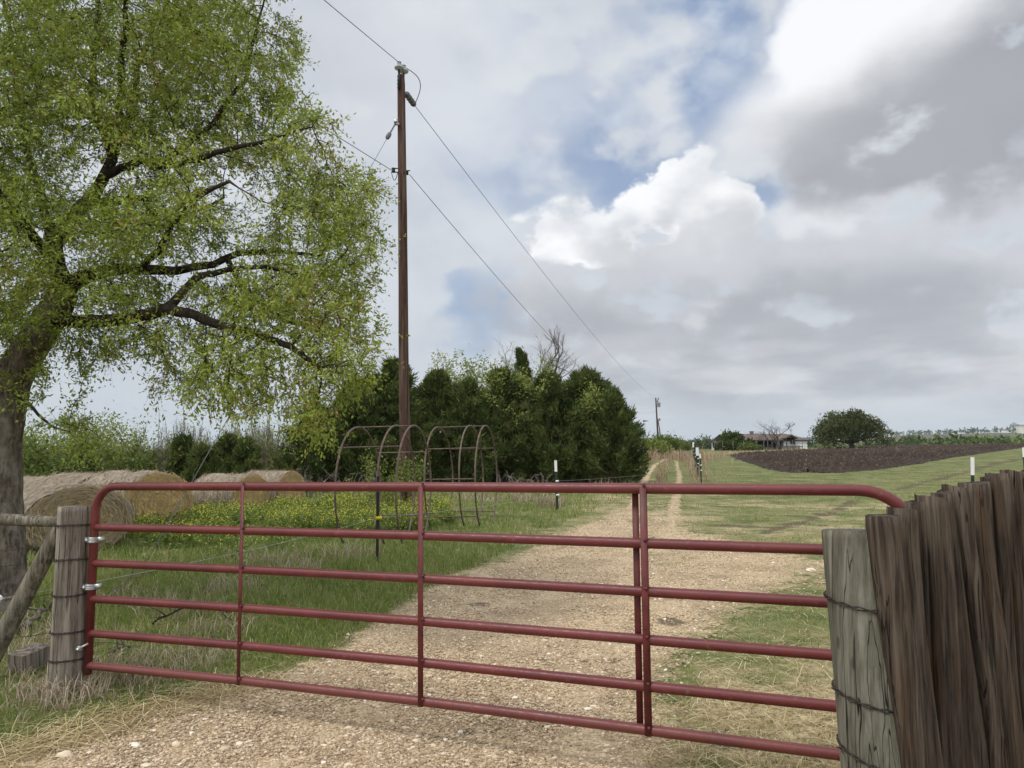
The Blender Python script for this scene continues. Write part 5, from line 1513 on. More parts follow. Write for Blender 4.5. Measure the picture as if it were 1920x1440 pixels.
def build_cover():
    rg = np.random.default_rng(5)
    # grass
    x, y, r = scatter(520000, 3.0, 62, -47, 47, rg, 1.25)
    g, s, mu = masks(x, y)
    n1 = fbm2(x, y, 0.7, 4, 51); n2 = fbm2(x, y, 2.6, 3, 52)
    left = x < np.interp(y, EDGE_L[:, 1], EDGE_L[:, 0])
    pl = inside(PLOW, x, y)
    dens = (1 - ss(g, 0.25, 0.62)) * (1 - 0.70 * s) * (1 - 0.9 * mu) * np.where(pl, 0, 1) * (0.62 + 0.5 * n1)
    dens = np.where(left, dens * 1.25, dens * 0.95)
    dens = np.maximum(dens, 0.24 * ss(n1 + n2, 0.25, 0.7) * (y < 20) * (g > 0.3))
    k = rg.random(len(x)) < np.clip(dens, 0, 1)
    x, y, r, n1, n2, left, s = x[k], y[k], r[k], n1[k], n2[k], left[k], s[k]
    lush = ss(y, 5.0, 7.0) * np.where(left, 1, 0)
    h = np.where(left, 0.055 + 0.10 * lush * (0.7 + 0.9 * n1), 0.035 + 0.02 * n1 + 0.05 * ss(y, 9, 14) * np.clip(0.4 + 1.6 * n2, 0, 1.4)) * rg.uniform(0.5, 1.4, len(x))
    h = np.where(left & (y > 9), h * 1.15, h)
    h = np.clip(h, 0.02, 0.34)
    w = 0.0032 + 0.00055 * r
    tone = np.clip(0.40 + 0.30 * n1 + 0.22 * n2 + rg.normal(0, 0.13, len(x)) - np.where(left, 0.02, -0.06), 0.02, 0.72)
    dead = rg.random(len(x)) < np.where(left, 0.06, 0.34) + 0.22 * s + 0.14 * (n2 > 0.3)
    tone[dead] = rg.uniform(0.78, 1.0, dead.sum())
    V, f, t = blades(x, y, h, w, rg.uniform(0.15, 0.9, len(x)), tone, rg)
    o = MB().add(V, f, t).build('grass', M['grass'], smooth=False); tag(o, 'green grass growing in the meadow and beside the drive', 'grass', kind='stuff')
    print('grass', len(x))
    # tall dry grass: verge by the posts, clumps in the meadow, both sides of the far track
    xs, ys, hs, ts = [], [], [], []
    def clump(px, py, n, rad, h, t=0.6, Y=None):
        q = G(px, py) if Y is None else P(px, py, Y)
        a = rg.uniform(0, 2 * np.pi, n); d = rad * np.sqrt(rg.random(n))
        xs.append(q[0] + d * np.cos(a)); ys.append(q[1] + d * np.sin(a)); hs.append(h * rg.uniform(0.5, 1.2, n)); ts.append(np.clip(rg.normal(t, 0.2, n), 0, 1))
    for px, py, n, rad, h in [(300, 1255, 260, 0.42, 0.18), (210, 1265, 240, 0.35, 0.15), (410, 1190, 220, 0.35, 0.20), (400, 1230, 200, 0.3, 0.14), (430, 1110, 160, 0.35, 0.26), (520, 1060, 170, 0.5, 0.32), (660, 1050, 150, 0.45, 0.35),
                              (350, 1150, 200, 0.45, 0.22), (180, 1290, 300, 0.5, 0.12), (40, 1300, 420, 0.6, 0.14), (120, 1310, 300, 0.25, 0.22), (1030, 950, 260, 0.45, 0.5), (980, 940, 120, 0.4, 0.45), (560, 1080, 120, 0.3, 0.3),
                              (1090, 905, 500, 1.6, 0.55), (1140, 905, 500, 1.5, 0.6), (1160, 918, 320, 1.2, 0.4), (820, 960, 120, 0.6, 0.4), (900, 940, 160, 0.8, 0.4), (250, 1130, 120, 0.4, 0.25), (90, 1230, 160, 0.3, 0.25), (20, 1200, 240, 0.5, 0.22)]:
        clump(px, py, n, rad, h)
    x, y = np.concatenate(xs), np.concatenate(ys); h = np.concatenate(hs); t = np.concatenate(ts)
    V, f, tt = blades(x, y, h, 0.003 + 0.0006 * np.hypot(x, y), rg.uniform(0.2, 1.0, len(x)), t, rg)
    o = MB().add(V, f, tt).build('dry_grass', M['thatch'], smooth=False); tag(o, 'dry grey tan grass tufts in the meadow and by the posts', 'dry grass', kind='stuff')
    xs, ys, hs, ts = [], [], [], []
    def drift(line, n, wide, h, t=0.5):
        q = poly_px(line); s = rg.random(n) * (len(q) - 1); k = s.astype(int); f = (s - k)[:, None]
        c = q[k] * (1 - f) + q[k + 1] * f + rg.normal(0, wide, (n, 2)) * [1, 1.6]
        dens = fbm2(c[:, 0], c[:, 1], 0.55, 3, 91) > rg.uniform(-0.7, 0.5, n); c = c[dens]
        xs.append(c[:, 0]); ys.append(c[:, 1]); m = len(c)
        hs.append(h * rg.gamma(6, 1 / 6, m) * np.clip(1 + 0.6 * fbm2(c[:, 0], c[:, 1], 0.4, 2, 92), 0.4, 1.6)); ts.append(np.clip(rg.normal(t, 0.22, m), 0, 1))
    drift([(1188, 905), (1205, 882), (1215, 872), (1226, 864)], 1800, 0.9, 0.62)
    drift([(1170, 915), (1195, 890)], 900, 1.0, 0.45)
    drift([(1222, 868), (1236, 860), (1262, 857)], 1500, 2.0, 0.9)
    drift([(1315, 910), (1305, 885), (1298, 870), (1288, 861)], 650, 0.45, 0.5)
    drift([(1296, 866), (1285, 859)], 500, 1.2, 0.7)
    drift([(1300, 862), (1345, 853), (1420, 849), (1500, 847.5), (1560, 846.5)], 2600, 1.2, 0.34, 0.7)
    x, y = np.concatenate(xs), np.concatenate(ys); h = np.concatenate(hs); t = np.concatenate(ts)
    keep = (seg_dist(RUT_L, x, y) > 0.5) & (seg_dist(RUT_R, x, y) > 0.5); x, y, h, t = x[keep], y[keep], h[keep], t[keep]
    V, f, tt = blades(x, y, h, 0.004 + 0.0007 * np.hypot(x, y), rg.uniform(0.1, 0.6, len(x)), t, rg)
    o = MB().add(V, f, tt).build('tall_dry_grass', M['bluestem'], smooth=False); tag(o, 'tall reddish tan grass lining the far end of the track', 'tall grass', kind='stuff')
    # straw
    x, y, r = scatter(60000, 3.1, 16, -44, 42, rg, 1.3)
    g, s, mu = masks(x, y); n1 = fbm2(x, y, 1.5, 4, 61)
    k = rg.random(len(x)) < np.clip(s * (0.62 + 0.35 * (x > 0.9)) + 0.03 + 0.25 * (n1 > 0.35) * (x > 0.4) * (y < 8), 0, 1) * (1 - 0.6 * mu) * np.where(g > 0.55, 0.16, 1)
    x, y, r = x[k], y[k], r[k]
    # a swath of long straws along the left edge of the drive
    m = 1700; yy = rg.uniform(3.2, 5.2, m); xx = np.interp(yy, EDGE_L[:, 1], EDGE_L[:, 0]) + rg.normal(-0.02, 0.15, m)
    x = np.r_[x, xx]; y = np.r_[y, yy]; r = np.hypot(x, y)
    L = rg.gamma(3.0, 0.030, len(x)) + 0.025; L[-m:] *= 1.9
    V, f, t = stalks(x, y, np.clip(L, 0.03, 0.5), 0.0018 + 0.0004 * r, rg.random(len(x)) ** 1.4, rg, 0.03)
    o = MB().add(V, f, t).build('straw', M['straw'], smooth=False); tag(o, 'loose yellow straw strewn along the edges of the drive', 'straw', kind='stuff')
    # crushed stone
    x, y, r = scatter(170000, 3.1, 24, -44, 36, rg, 1.55)
    g, s, mu = masks(x, y)
    k = rg.random(len(x)) < ss(g, 0.28, 0.7) * (1 - 0.6 * mu); x, y, r = x[k], y[k], r[k]
    n = len(x)
    sz = np.clip(0.0026 + rg.gamma(0.85, 0.0025, n) + 0.0005 * r, 0.0026, 0.032)
    ico = np.array([(0, 0, 1), (.89, 0, .45), (.28, .85, .45), (-.72, .53, .45), (-.72, -.53, .45), (.28, -.85, .45), (.72, .53, -.45), (-.28, .85, -.45), (-.89, 0, -.45), (-.28, -.85, -.45), (.72, -.53, -.45)])
    ifc = np.array([(0, 1, 2), (0, 2, 3), (0, 3, 4), (0, 4, 5), (0, 5, 1), (1, 6, 2), (2, 7, 3), (3, 8, 4), (4, 9, 5), (5, 10, 1), (2, 6, 7), (3, 7, 8), (4, 8, 9), (5, 9, 10), (1, 10, 6)])
    a = rg.uniform(0, 2 * np.pi, n); ca, sa = np.cos(a), np.sin(a)
    sc = sz[:, None] * np.stack([rg.uniform(0.8, 1.5, n), rg.uniform(0.7, 1.1, n), rg.uniform(0.45, 0.8, n)], -1)
    q = ico[None] * sc[:, None] * rg.uniform(0.78, 1.2, (n, 11, 1))
    V = np.stack([q[..., 0] * ca[:, None] - q[..., 1] * sa[:, None], q[..., 0] * sa[:, None] + q[..., 1] * ca[:, None], q[..., 2]], -1)
    V = V + np.stack([x, y, hz(x, y) + 0.008 + sz * 0.12], -1)[:, None]
    f = (np.arange(n)[:, None, None] * 11 + ifc[None]).reshape(-1, 3)
    tone = np.clip(0.42 + 0.22 * rg.normal(0, 1, n) + 8 * (sz - 0.01), 0, 1)
    o = MB().add(V.reshape(-1, 3), f, np.repeat(tone, 11)).build('crushed_stone', M['stone'], smooth=False); tag(o, 'loose pale limestone gravel on the drive', 'gravel', kind='stuff')
    print('stones', n)
    # yellow mustard in flower
    poly = poly_px([(170, 1035), (330, 1055), (500, 1050), (640, 1015), (790, 1000), (850, 985), (845, 958), (640, 950), (560, 955), (400, 972), (240, 1000), (170, 1005)])
    x0, x1, y0, y1 = poly[:, 0].min() - 2, poly[:, 0].max() + 0.5, poly[:, 1].min(), poly[:, 1].max()
    x = rg.uniform(x0, x1, 60000); y = rg.uniform(y0, y1, 60000)
    n1 = fbm2(x, y, 0.5, 3, 71); n2 = fbm2(x, y, 1.6, 3, 72)
    k = inside(poly, x, y) & (rg.random(len(x)) < np.clip(0.03 + 1.3 * n1 + 1.0 * n2, 0.012, 0.60) * np.where(y < 11.5, 0.5, 1.0))
    x, y = x[k], y[k]
    print('mustard', len(x))
    n = len(x); h = rg.uniform(0.16, 0.48, n) * (0.85 + 0.6 * n1[k]) * np.where(y < 11, 0.8, 1.0); h = np.clip(h, 0.10, 0.60)
    base = np.stack([x, y, hz(x, y)], -1)
    mb = MB()
    V, f, t = blades(x, y, h, np.full(n, 0.010), rg.uniform(0.05, 0.3, n), rg.uniform(0.15, 0.5, n), rg)
    mb.add(V, f, t)
    K = 5                                     # leaves
    B = np.repeat(base, K, 0) + np.array([0, 0, 1]) * (np.repeat(h, K) * rg.uniform(0.1, 0.85, n * K))[:, None]; D = unit(rg.normal(0, 1, B.shape) + np.array([0, 0, 0.35])); L = rg.uniform(0.05, 0.13, n * K)
    q = leaf_quads(B + rg.normal(0, 0.03, B.shape), D, L, L * 0.4, rg); mb.add(q.reshape(-1, 3), np.arange(n * K * 4).reshape(-1, 4), np.repeat(rg.uniform(0.05, 0.5, n * K), 4))
    K = 6                                     # flowers
    B = np.repeat(base, K, 0) + np.array([0, 0, 1]) * (np.repeat(h, K) * rg.uniform(0.72, 1.08, n * K))[:, None] + rg.normal(0, 0.055, (n * K, 3)) * [1, 1, 0.5]
    D = unit(rg.normal(0, 1, B.shape)); L = rg.uniform(0.012, 0.028, n * K)
    q = leaf_quads(B, D, L, L * 0.95, rg, 0.6); mb.add(q.reshape(-1, 3), np.arange(n * K * 4).reshape(-1, 4), np.repeat(np.where(rg.random(n * K) < 0.6, rg.uniform(0.58, 1.0, n * K), rg.uniform(0.2, 0.5, n * K)), 4))
    o = mb.build('mustard_flowers', M['mustard'], smooth=False); tag(o, 'yellow flowering mustard spread through the meadow before the bales', 'wildflowers', kind='stuff')
M['bluestem'] = tone_mat('reddish_dry_grass', [(0, (0.20, 0.13, 0.085)), (0.5, (0.36, 0.25, 0.17)), (1, (0.52, 0.40, 0.28))], 0.8, 0.1, 0.15)
build_cover()

def rock(px, py, s, label, seed, tone=0.6, flat=0.6):
    rg = np.random.default_rng(seed); g = G(px, py)
    n, m = 14, 9
    th, ph = np.meshgrid(np.linspace(0, 2 * np.pi, n, endpoint=False), np.linspace(0.05, np.pi - 0.05, m))
    d = np.stack([np.cos(th) * np.sin(ph), np.sin(th) * np.sin(ph), np.cos(ph)], -1)
    r = 1 + 0.30 * vnoise(d * 1.6, seed) + 0.14 * vnoise(d * 4.0, seed + 1)
    V = (d * r[..., None] * s * np.array([1.3, 0.9, flat])).reshape(-1, 3)
    i = np.arange(m - 1)[:, None] * n; j = np.arange(n)[None]; j2 = (j + 1) % n
    mb = MB().add(V, [np.stack([i + j, i + n + j, i + n + j2, i + j2], -1).reshape(-1, 4), np.arange(n)[None], (np.arange(n) + (m - 1) * n)[::-1][None]], tone)
    o = mb.build('rock', M['stone'], smooth=False); o.location = (g[0], g[1], g[2] + s * flat * 0.4); o.rotation_euler = (0, 0, rg.uniform(0, 6))
    return tag(o, label, 'rock', 'loose rocks on the drive')
rock(1520, 1071, 0.05, 'pale rock on the worn ground beside the grey green post', 1, 0.9)
rock(666, 1391, 0.032, 'flat grey rock in the foreground of the drive', 2, 0.1, 0.35)
rock(122, 1420, 0.035, 'pale rock among straw at the lower left edge of the drive', 3, 0.8)
rock(250, 1400, 0.024, 'small whitish rock in the left foreground beside the straw', 4, 0.95)
rock(653, 1191, 0.022, 'pale rock on the drive edge below the second gate rail', 5, 0.85)
rock(1103, 1332, 0.022, 'whitish rock in the drive left of the third gate upright', 6, 1.0)
rock(1030, 1228, 0.020, 'small pale rock in the middle of the drive', 7, 0.95)
rock(1067, 1373, 0.030, 'brown rock under the bottom rail of the gate', 8, 0.2)
def branch(pts, r, label, seed, mat='grey_twig'):
    rg = np.random.default_rng(seed); P_ = [np.array(p, float) for p in pts]
    mb = MB(); n = 14; t = np.linspace(0, len(P_) - 1, n)
    A = np.array(P_); q = np.stack([np.interp(t, np.arange(len(P_)), A[:, k]) for k in range(3)], -1) + rg.normal(0, r * 0.6, (n, 3))
    tube(mb, q, np.linspace(r, r * 0.4, n), 7)
    for _ in range(6):
        k = rg.integers(2, n - 1); d = unit(q[min(k + 1, n - 1)] - q[k - 1] + rg.normal(0, 0.5, 3)); d[2] = abs(d[2]) * 0.6; L = rg.uniform(0.12, 0.35)
        tube(mb, [q[k], q[k] + d * L * 0.5 + rg.normal(0, 0.02, 3), q[k] + d * L + rg.normal(0, 0.03, 3)], [r * 0.45, r * 0.3, r * 0.12], 4)
    o = recentre(mb.build('fallen_branch', M[mat]), q[0]); return tag(o, label, 'branch', 'fallen branches in the grass')
up = Vector((0, 0, 0.05))
branch([G(205, 1128) + up, G(250, 1100) + up * 3, G(285, 1090) + up * 2], 0.012, 'grey fallen branch behind the hinge end of the gate', 1)
branch([G(285, 1180) + up, G(340, 1172) + up * 3, G(385, 1165) + up * 3.5, G(440, 1178) + up], 0.010, 'dark twiggy branch lying under the gate near the first upright', 2, 'twig')
branch([G(30, 1190) + up, G(62, 1180) + up * 2, G(100, 1160) + up * 2], 0.028, 'pale broken branch between the brace and the corner post', 3)
branch([G(205, 1235) + up, G(235, 1228) + up * 1.5, G(252, 1225) + up], 0.012, 'short stick in the grass beside the bottom hinge', 4)

# ------------------------------------------------------------------ plowed field
def build_plow():
    rg = np.random.default_rng(9)
    az = np.radians(np.linspace(14, 44, 620)); rr = np.geomspace(40, 210, 240)
    A, R = np.meshgrid(az, rr); X, Y = R * np.sin(A), R * np.cos(A)
    e = fbm2(X, Y, 0.5, 3, 81) * 1.3 + fbm2(X, Y, 1.7, 2, 82) * 0.8
    ins = inside(PLOW, X + e, Y + e * 1.6)
    ring_ = np.r_[PLOW, PLOW[:1]]
    bd = seg_dist(ring_, X + e, Y + e * 1.6)
    rise = ss(bd, 0.0, 2.2)
    fp = (X * 0.80 + Y * 0.60) * 2 * np.pi / 1.15 + 1.2 * fbm2(X, Y, 0.15, 2, 86)
    furrow = 0.5 + 0.5 * np.sin(fp)
    clod = 0.16 * np.abs(vnoise(np.stack([X * 1.9, Y * 1.0, 0 * X], -1), 83)) + 0.13 * np.abs(vnoise(np.stack([X * 4.5, Y * 2.2, 0 * X], -1), 84))
    Z = hz(X, Y) + 0.012 + rise * (0.02 + 0.11 * furrow + clod * 1.7)
    tone = np.clip(0.28 + 1.5 * (clod - 0.1) + 0.10 * furrow + 0.30 * fbm2(X, Y, 0.08, 3, 85) + rg.normal(0, 0.13, X.shape) + 0.6 * (rg.random(X.shape) < 0.07), 0, 1)
    m, n = X.shape; V = np.stack([X, Y, Z], -1).reshape(-1, 3)
    i = np.arange(m - 1)[:, None] * n; j = np.arange(n - 1)[None]
    q = np.stack([i + j, i + j + 1, i + n + j + 1, i + n + j], -1).reshape(-1, 4)
    q = q[ins.ravel()[q].all(1)]
    used = np.unique(q); mp = np.full(len(V), -1); mp[used] = np.arange(len(used))
    o = MB().add(V[used], mp[q], tone.ravel()[used]).build('plowed_field', M['soil'], smooth=False); tag(o, kind='structure')
build_plow()

# ------------------------------------------------------------------ farmhouse on the rise
M['siding'] = plain_mat('white_board_siding', (0.80, 0.79, 0.76), 0.8, 0, 0.05, 1.2, 0.2)
M['shingle'] = plain_mat('brown_shingles', (0.155, 0.115, 0.10), 0.9, 0, 0.25, 1.5, 0.1, (0.21, 0.16, 0.14))
M['dark_glass'] = plain_mat('dark_window_glass', (0.03, 0.03, 0.035), 0.25, 0, 0.2, 4, 0.5)
M['grey_board'] = plain_mat('grey_porch_boards', (0.17, 0.15, 0.135), 0.9, 0, 0.3, 2.5, 0.1)
M['trim'] = plain_mat('dark_fascia', (0.07, 0.06, 0.055), 0.8, 0, 0.2, 3)
def build_house():
    Y = 119.0
    def X(px): return P(px, 830, Y)[0]
    def Z(py): return P(1420, py, Y)[2]
    gz = float(hz(X(1420), Y)) - 0.1
    root = empty('farmhouse', (X(1420), Y, gz), 'long low white farmhouse with brown roof beyond the plowed field', 'house')
    eave, ridge = Z(824.5), Z(813.5)
    def wall(x0, x1, y0, y1, z1, mat='siding', name='wall'):
        mb = MB(); box(mb, ((x0 + x1) / 2, (y0 + y1) / 2, (gz + z1) / 2 - 0.2), (x1 - x0, y1 - y0, z1 - gz + 0.4)); return part(root, name, mb, M[mat], smooth=False)
    xa, xb, xc, xd, xe = X(1334), X(1352), X(1397), X(1459), X(1502)
    zt = eave
    yw = Y - 4.5; xa, xw = P(1334, 830, yw)[0], P(1382, 830, yw)[0]; dw, sh = 4.0, 1.22
    ev = P(1334, 827, yw)[2]; rz_ = P(1357, 815, yw)[2]; xm_ = (xa + xw) / 2
    mb = MB(); q = [(xa, yw), (xw, yw), (xw + sh, yw + dw), (xa + sh, yw + dw)]
    mb.add([(x, y, gz - 0.3) for x, y in q] + [(x, y, ev) for x, y in q], [np.array([[0, 1, 5, 4], [1, 2, 6, 5], [2, 3, 7, 6], [3, 0, 4, 7]])])
    w2 = part(root, 'wall', mb, M['siding'], None, False)                    # left wing, set forward
    w1 = wall(xb + 3.7, xd, Y - 0.4, Y + 6.5, zt, 'grey_board')               # middle, behind the porch
    w3 = wall(xd + 0.01, xe, Y - 2.45, Y + 6.6, zt)                              # right wing
    # vertical battens on the right wing
    mb = MB()
    for x in np.arange(xd + 0.5, xe - 0.1, 0.42): box(mb, (x, Y - 2.465, (gz + zt) / 2), (0.035, 0.03, zt - gz - 0.1))
    b_ = part(root, 'battens', mb, M['siding'], w3, False); b_['kind'] = 'stuff'
    def roof(pts, faces, name='roof', mat='shingle', under=None, th=0.16):
        me = MB(); V = np.array(pts, float); n = len(V)
        me.add(np.concatenate([V, V - [0, 0, th]]), [])
        for f in faces:
            f = np.array(f); me.Fs += [f[None], (f[::-1] + n)[None]]
            k = len(f)
        # close the rim
        from collections import Counter
        ed = Counter()
        for f in faces:
            for a, b in zip(f, f[1:] + f[:1]): ed[(a, b)] += 1
        for (a, b) in list(ed):
            if (b, a) not in ed: me.Fs.append(np.array([[b, a, a + n, b + n]]))
        return part(root, name, me, M[mat], under, False)
    # main roof: gable along x, hipped at the right end
    ym0, ym1, yr = Y - 2.65, Y + 7.2, Y + 2.2
    xl, xr = xb + 0.4, xe + 0.7
    main = roof([(xl, ym0, eave - 0.05), (xr, ym0, eave - 0.05), (xr, ym1, eave - 0.05), (xl, ym1, eave - 0.05), (xl, yr, ridge), (xr - 2.4, yr, ridge + 0.08)],
                [[0, 1, 5, 4], [1, 2, 5], [2, 3, 4, 5], [3, 0, 4]])
    mb = MB(); box(mb, ((xl + xr) / 2, ym0 - 0.01, eave - 0.14), (xr - xl + 0.02, 0.06, 0.20)); part(root, 'fascia', mb, M['trim'], main, False)
    # left wing roof: gable end towards the viewer
    o_ = 0.35
    wing = roof([(xa - o_, yw - .3, ev - 0.1), (xm_, yw - .3, rz_), (xw + o_, yw - .3, ev - 0.1), (xa - o_ + sh, yw + dw, ev - 0.1), (xm_ + sh, yw + dw, rz_), (xw + o_ + sh, yw + dw, ev - 0.1)], [[0, 1, 4, 3], [1, 2, 5, 4]])
    mb = MB(); mb.add([(xa, yw - 0.003, ev - 0.02), (xw, yw - 0.003, ev - 0.02), (xm_, yw - 0.003, rz_ - 0.18), (xa, yw + 0.2, ev - 0.02), (xw, yw + 0.2, ev - 0.02), (xm_, yw + 0.2, rz_ - 0.18)], [np.array([[0, 1, 2], [5, 4, 3]]), np.array([[1, 0, 3, 4], [2, 1, 4, 5], [0, 2, 5, 3]])])
    part(root, 'gable', mb, M['siding'], w2, False)
    mb = MB(); tube(mb, [(xa - o_, yw - .34, ev - 0.18), (xm_, yw - .34, rz_ - 0.08)], 0.08, 4); tube(mb, [(xm_, yw - .34, rz_ - 0.08), (xw + o_, yw - .34, ev - 0.18)], 0.08, 4)
    part(root, 'bargeboard', mb, M['trim'], wing, False)
    # windows: frame and pane
    def window(x0, x1, z0, z1, y):
        mb = MB(); t = 0.09
        for c, s in ((((x0 + x1) / 2, y, z1), (x1 - x0 + t, 0.10, t)), (((x0 + x1) / 2, y, z0), (x1 - x0 + t, 0.14, t)), ((x0, y, (z0 + z1) / 2), (t, 0.10, z1 - z0)), ((x1, y, (z0 + z1) / 2), (t, 0.10, z1 - z0)), (((x0 + x1) / 2, y, (z0 + z1) / 2), (x1 - x0, 0.08, 0.05)), (((x0 + x1) / 2, y - 0.003, (z0 + z1) / 2), (0.05, 0.08, z1 - z0))): box(mb, c, s)
        f = part(root, 'window', mb, M['trim'], None, False)
        mb = MB(); box(mb, ((x0 + x1) / 2, y + 0.035, (z0 + z1) / 2), (x1 - x0, 0.02, z1 - z0)); part(root, 'pane', mb, M['dark_glass'], f, False)
    window(P(1336.8, 830, yw)[0], P(1341.3, 830, yw)[0], P(1338, 837, yw)[2], P(1338, 830, yw)[2], yw - 0.04)
    window(X(1471.5), X(1477.5), Z(832.5), Z(823.5), Y - 2.49)
    for x0 in (1433, 1440, 1447): window(X(x0), X(x0 + 5), Z(832), Z(824.5), Y - 0.44)
    mb = MB(); box(mb, (X(1425), Y - 0.45, (gz + Z(825)) / 2 + 0.2), (0.95, 0.08, Z(825) - gz - 0.5)); d_ = part(root, 'door', mb, M['trim'], None, False)
    mb = MB(); lathe(mb, [(0, 0), (0.05, 0.0), (0.05, 0.05), (0, 0.06)], (X(1425) + 0.35, Y - 0.50, gz + 1.2), (0, -1, 0), 8); part(root, 'handle', mb, M['galv'], d_)
    # porch posts, deck and the little dark gable over the side entrance
    for px in (1408, 1421, 1436, 1449): 
        mb = MB(); box(mb, (X(px), Y - 2.75, (gz + eave) / 2), (0.13, 0.13, eave - gz - 0.2)); part(root, 'porch_post', mb, M['grey_board'], None, False)
    mb = MB(); box(mb, ((xb + 3.7 + xd) / 2, Y - 1.7, gz + 0.30), (xd - xb - 3.8, 2.5, 0.22)); part(root, 'porch_deck', mb, M['grey_board'], None, False)
    xg0, xg1 = X(1458), X(1480); xm = (xg0 + xg1) / 2
    roof([(xg0, Y - 3.6, Z(821.5)), (xm, Y - 3.6, Z(815.2)), (xg1, Y - 3.6, Z(821.5)), (xg0, Y - 1.0, Z(821.5)), (xm, Y - 1.0, Z(815.2)), (xg1, Y - 1.0, Z(821.5))], [[0, 1, 4, 3], [1, 2, 5, 4]], 'porch_roof')
    mb = MB(); mb.add([(xg0 + 0.2, Y - 3.4, Z(821.5)), (xg1 - 0.2, Y - 3.4, Z(821.5)), (xm, Y - 3.4, Z(816)), (xg0 + 0.2, Y - 3.3, Z(821.5)), (xg1 - 0.2, Y - 3.3, Z(821.5)), (xm, Y - 3.3, Z(816))], [np.array([[0, 1, 2], [5, 4, 3]]), np.array([[1, 0, 3, 4], [2, 1, 4, 5], [0, 2, 5, 3]])])
    part(root, 'porch_gable', mb, M['trim'], None, False)
    mb = MB(); box(mb, (X(1466), Y - 3.2, gz + 0.35), (2.6, 1.6, 0.7)); box(mb, (X(1476), Y - 3.1, gz + 0.55), (1.9, 1.5, 0.12)); part(root, 'side_steps', mb, M['grey_board'], None, False)
    for px in (1460.5, 1475.5):
        mb = MB(); box(mb, (X(px), Y - 3.3, (gz + Z(822)) / 2), (0.12, 0.12, Z(822) - gz)); part(root, 'porch_post', mb, M['trim'], None, False)
    mb = MB(); box(mb, (X(1416), yr - 0.6, ridge - 0.05), (0.5, 0.5, 0.9)); box(mb, (X(1416), yr - 0.6, ridge + 0.42), (0.62, 0.62, 0.12)); part(root, 'chimney', mb, M['grey_board'], main, False)
    mb = MB(); t = P(1483, 808, Y + 2); tube(mb, [t - Vector((0, 0, 1.2)), t + Vector((0, 0, 0.3))], 0.03, 5)
    for dz, l in ((0.25, 0.5), (0.05, 0.7), (-0.15, 0.4)): tube(mb, [t + Vector((-l / 2, 0, dz)), t + Vector((l / 2, 0.1, dz))], 0.02, 4)
    part(root, 'aerial', mb, M['iron'], main)
build_house()
# yard planting
def ball_bush(name, px, py_top, Y, wpx, label, seed, mat, N, size, tone=0.5, squash=1.0):
    rg = np.random.default_rng(seed); t = P(px, py_top, Y); x = t[0]; gz = float(hz(x, Y)); H = t[2] - gz; R = wpx / 2 / F * Y
    root = empty(name, (x, Y, gz), label, 'bush', 'shrubs round the farmhouse')
    d = unit(rg.normal(0, 1, (N, 3))); d[:, 2] = np.abs(d[:, 2])
    rr = (1 + 0.22 * vnoise(d * 2.2 + seed, 3) + 0.14 * vnoise(d * 5 + seed, 4)) * rg.uniform(0.45, 1, N) ** 0.5
    c = d * rr[:, None] * np.array([R, R * 0.8, H * 0.93])
    K = 5; B = np.repeat(c, K, 0) + rg.normal(0, size * 0.6, (N * K, 3)); D = unit(np.repeat(d, K, 0) + rg.normal(0, 0.7, B.shape)); L = rg.uniform(0.6, 1.3, N * K) * size
    q = leaf_quads(B, D, L, L * 0.6, rg); q[..., 2] = np.maximum(q[..., 2], 0)
    tn = np.clip(tone + np.repeat(0.3 * vnoise(c * 1.1, 9), K) + rg.normal(0, 0.12, N * K), 0, 1)
    o = MB().add(q.reshape(-1, 3), np.arange(N * K * 4).reshape(-1, 4), np.repeat(tn, 4)).build('foliage', M[mat], smooth=False); o.parent = root
    mb = MB()
    for k in range(5):
        a = k * 1.3; tube(mb, [(0.1 * math.cos(a), 0.1 * math.sin(a), -0.1), (R * 0.35 * math.cos(a), R * 0.3 * math.sin(a), H * 0.6)], [0.06, 0.02], 5)
    o = mb.build('stems', M['bare']); o.parent = root
ball_bush('evergreen_shrub', 1372, 812, 113.5, 46, 'large dark evergreen shrub covering the left end of the farmhouse', 1, 'cedar', 1500, 0.40, 0.42)
ball_bush('evergreen_shrub', 1362, 826, 112.0, 38, 'lower dark shrub in front of the farmhouse left wing', 2, 'cedar', 800, 0.34, 0.30)
ball_bush('evergreen_shrub', 1405, 827, 115.5, 26, 'dark shrub under the farmhouse porch eave', 3, 'oak', 700, 0.34, 0.35)
ball_bush('green_shrub', 1400, 832.5, 111.0, 36, 'bright yellow green bush before the farmhouse porch', 4, 'bush', 900, 0.26, 0.42)
ball_bush('green_shrub', 1418, 836.5, 112.5, 22, 'small bright green bush right of the bigger one at the porch', 5, 'bush', 400, 0.24, 0.35)
t = P(1455, 782, 115.0); bare_tree('bare_tree', t[0], 115.0, t[2] - float(hz(t[0], 115)), 'leafless grey tree standing before the farmhouse roof', 39, 6, 0.085, spread=0.42, up=0.16, trunk=0.38, wid=5.2, kids=(3, 4), ratio=0.66)
t = P(1437, 801, 117.0); bare_tree('bare_tree', t[0], 117.0, t[2] - float(hz(t[0], 117)), 'small bare tree with crooked limbs left of the taller one at the farmhouse', 33, 5, 0.11, spread=0.7, up=0.02)
t = P(1406, 806.5, 135.0); bare_tree('bare_tree', t[0], 135.0, t[2] - float(hz(t[0], 135)), 'brown twiggy treetop showing over the farmhouse ridge', 34, 6, 0.13, spread=0.6, up=0.1)
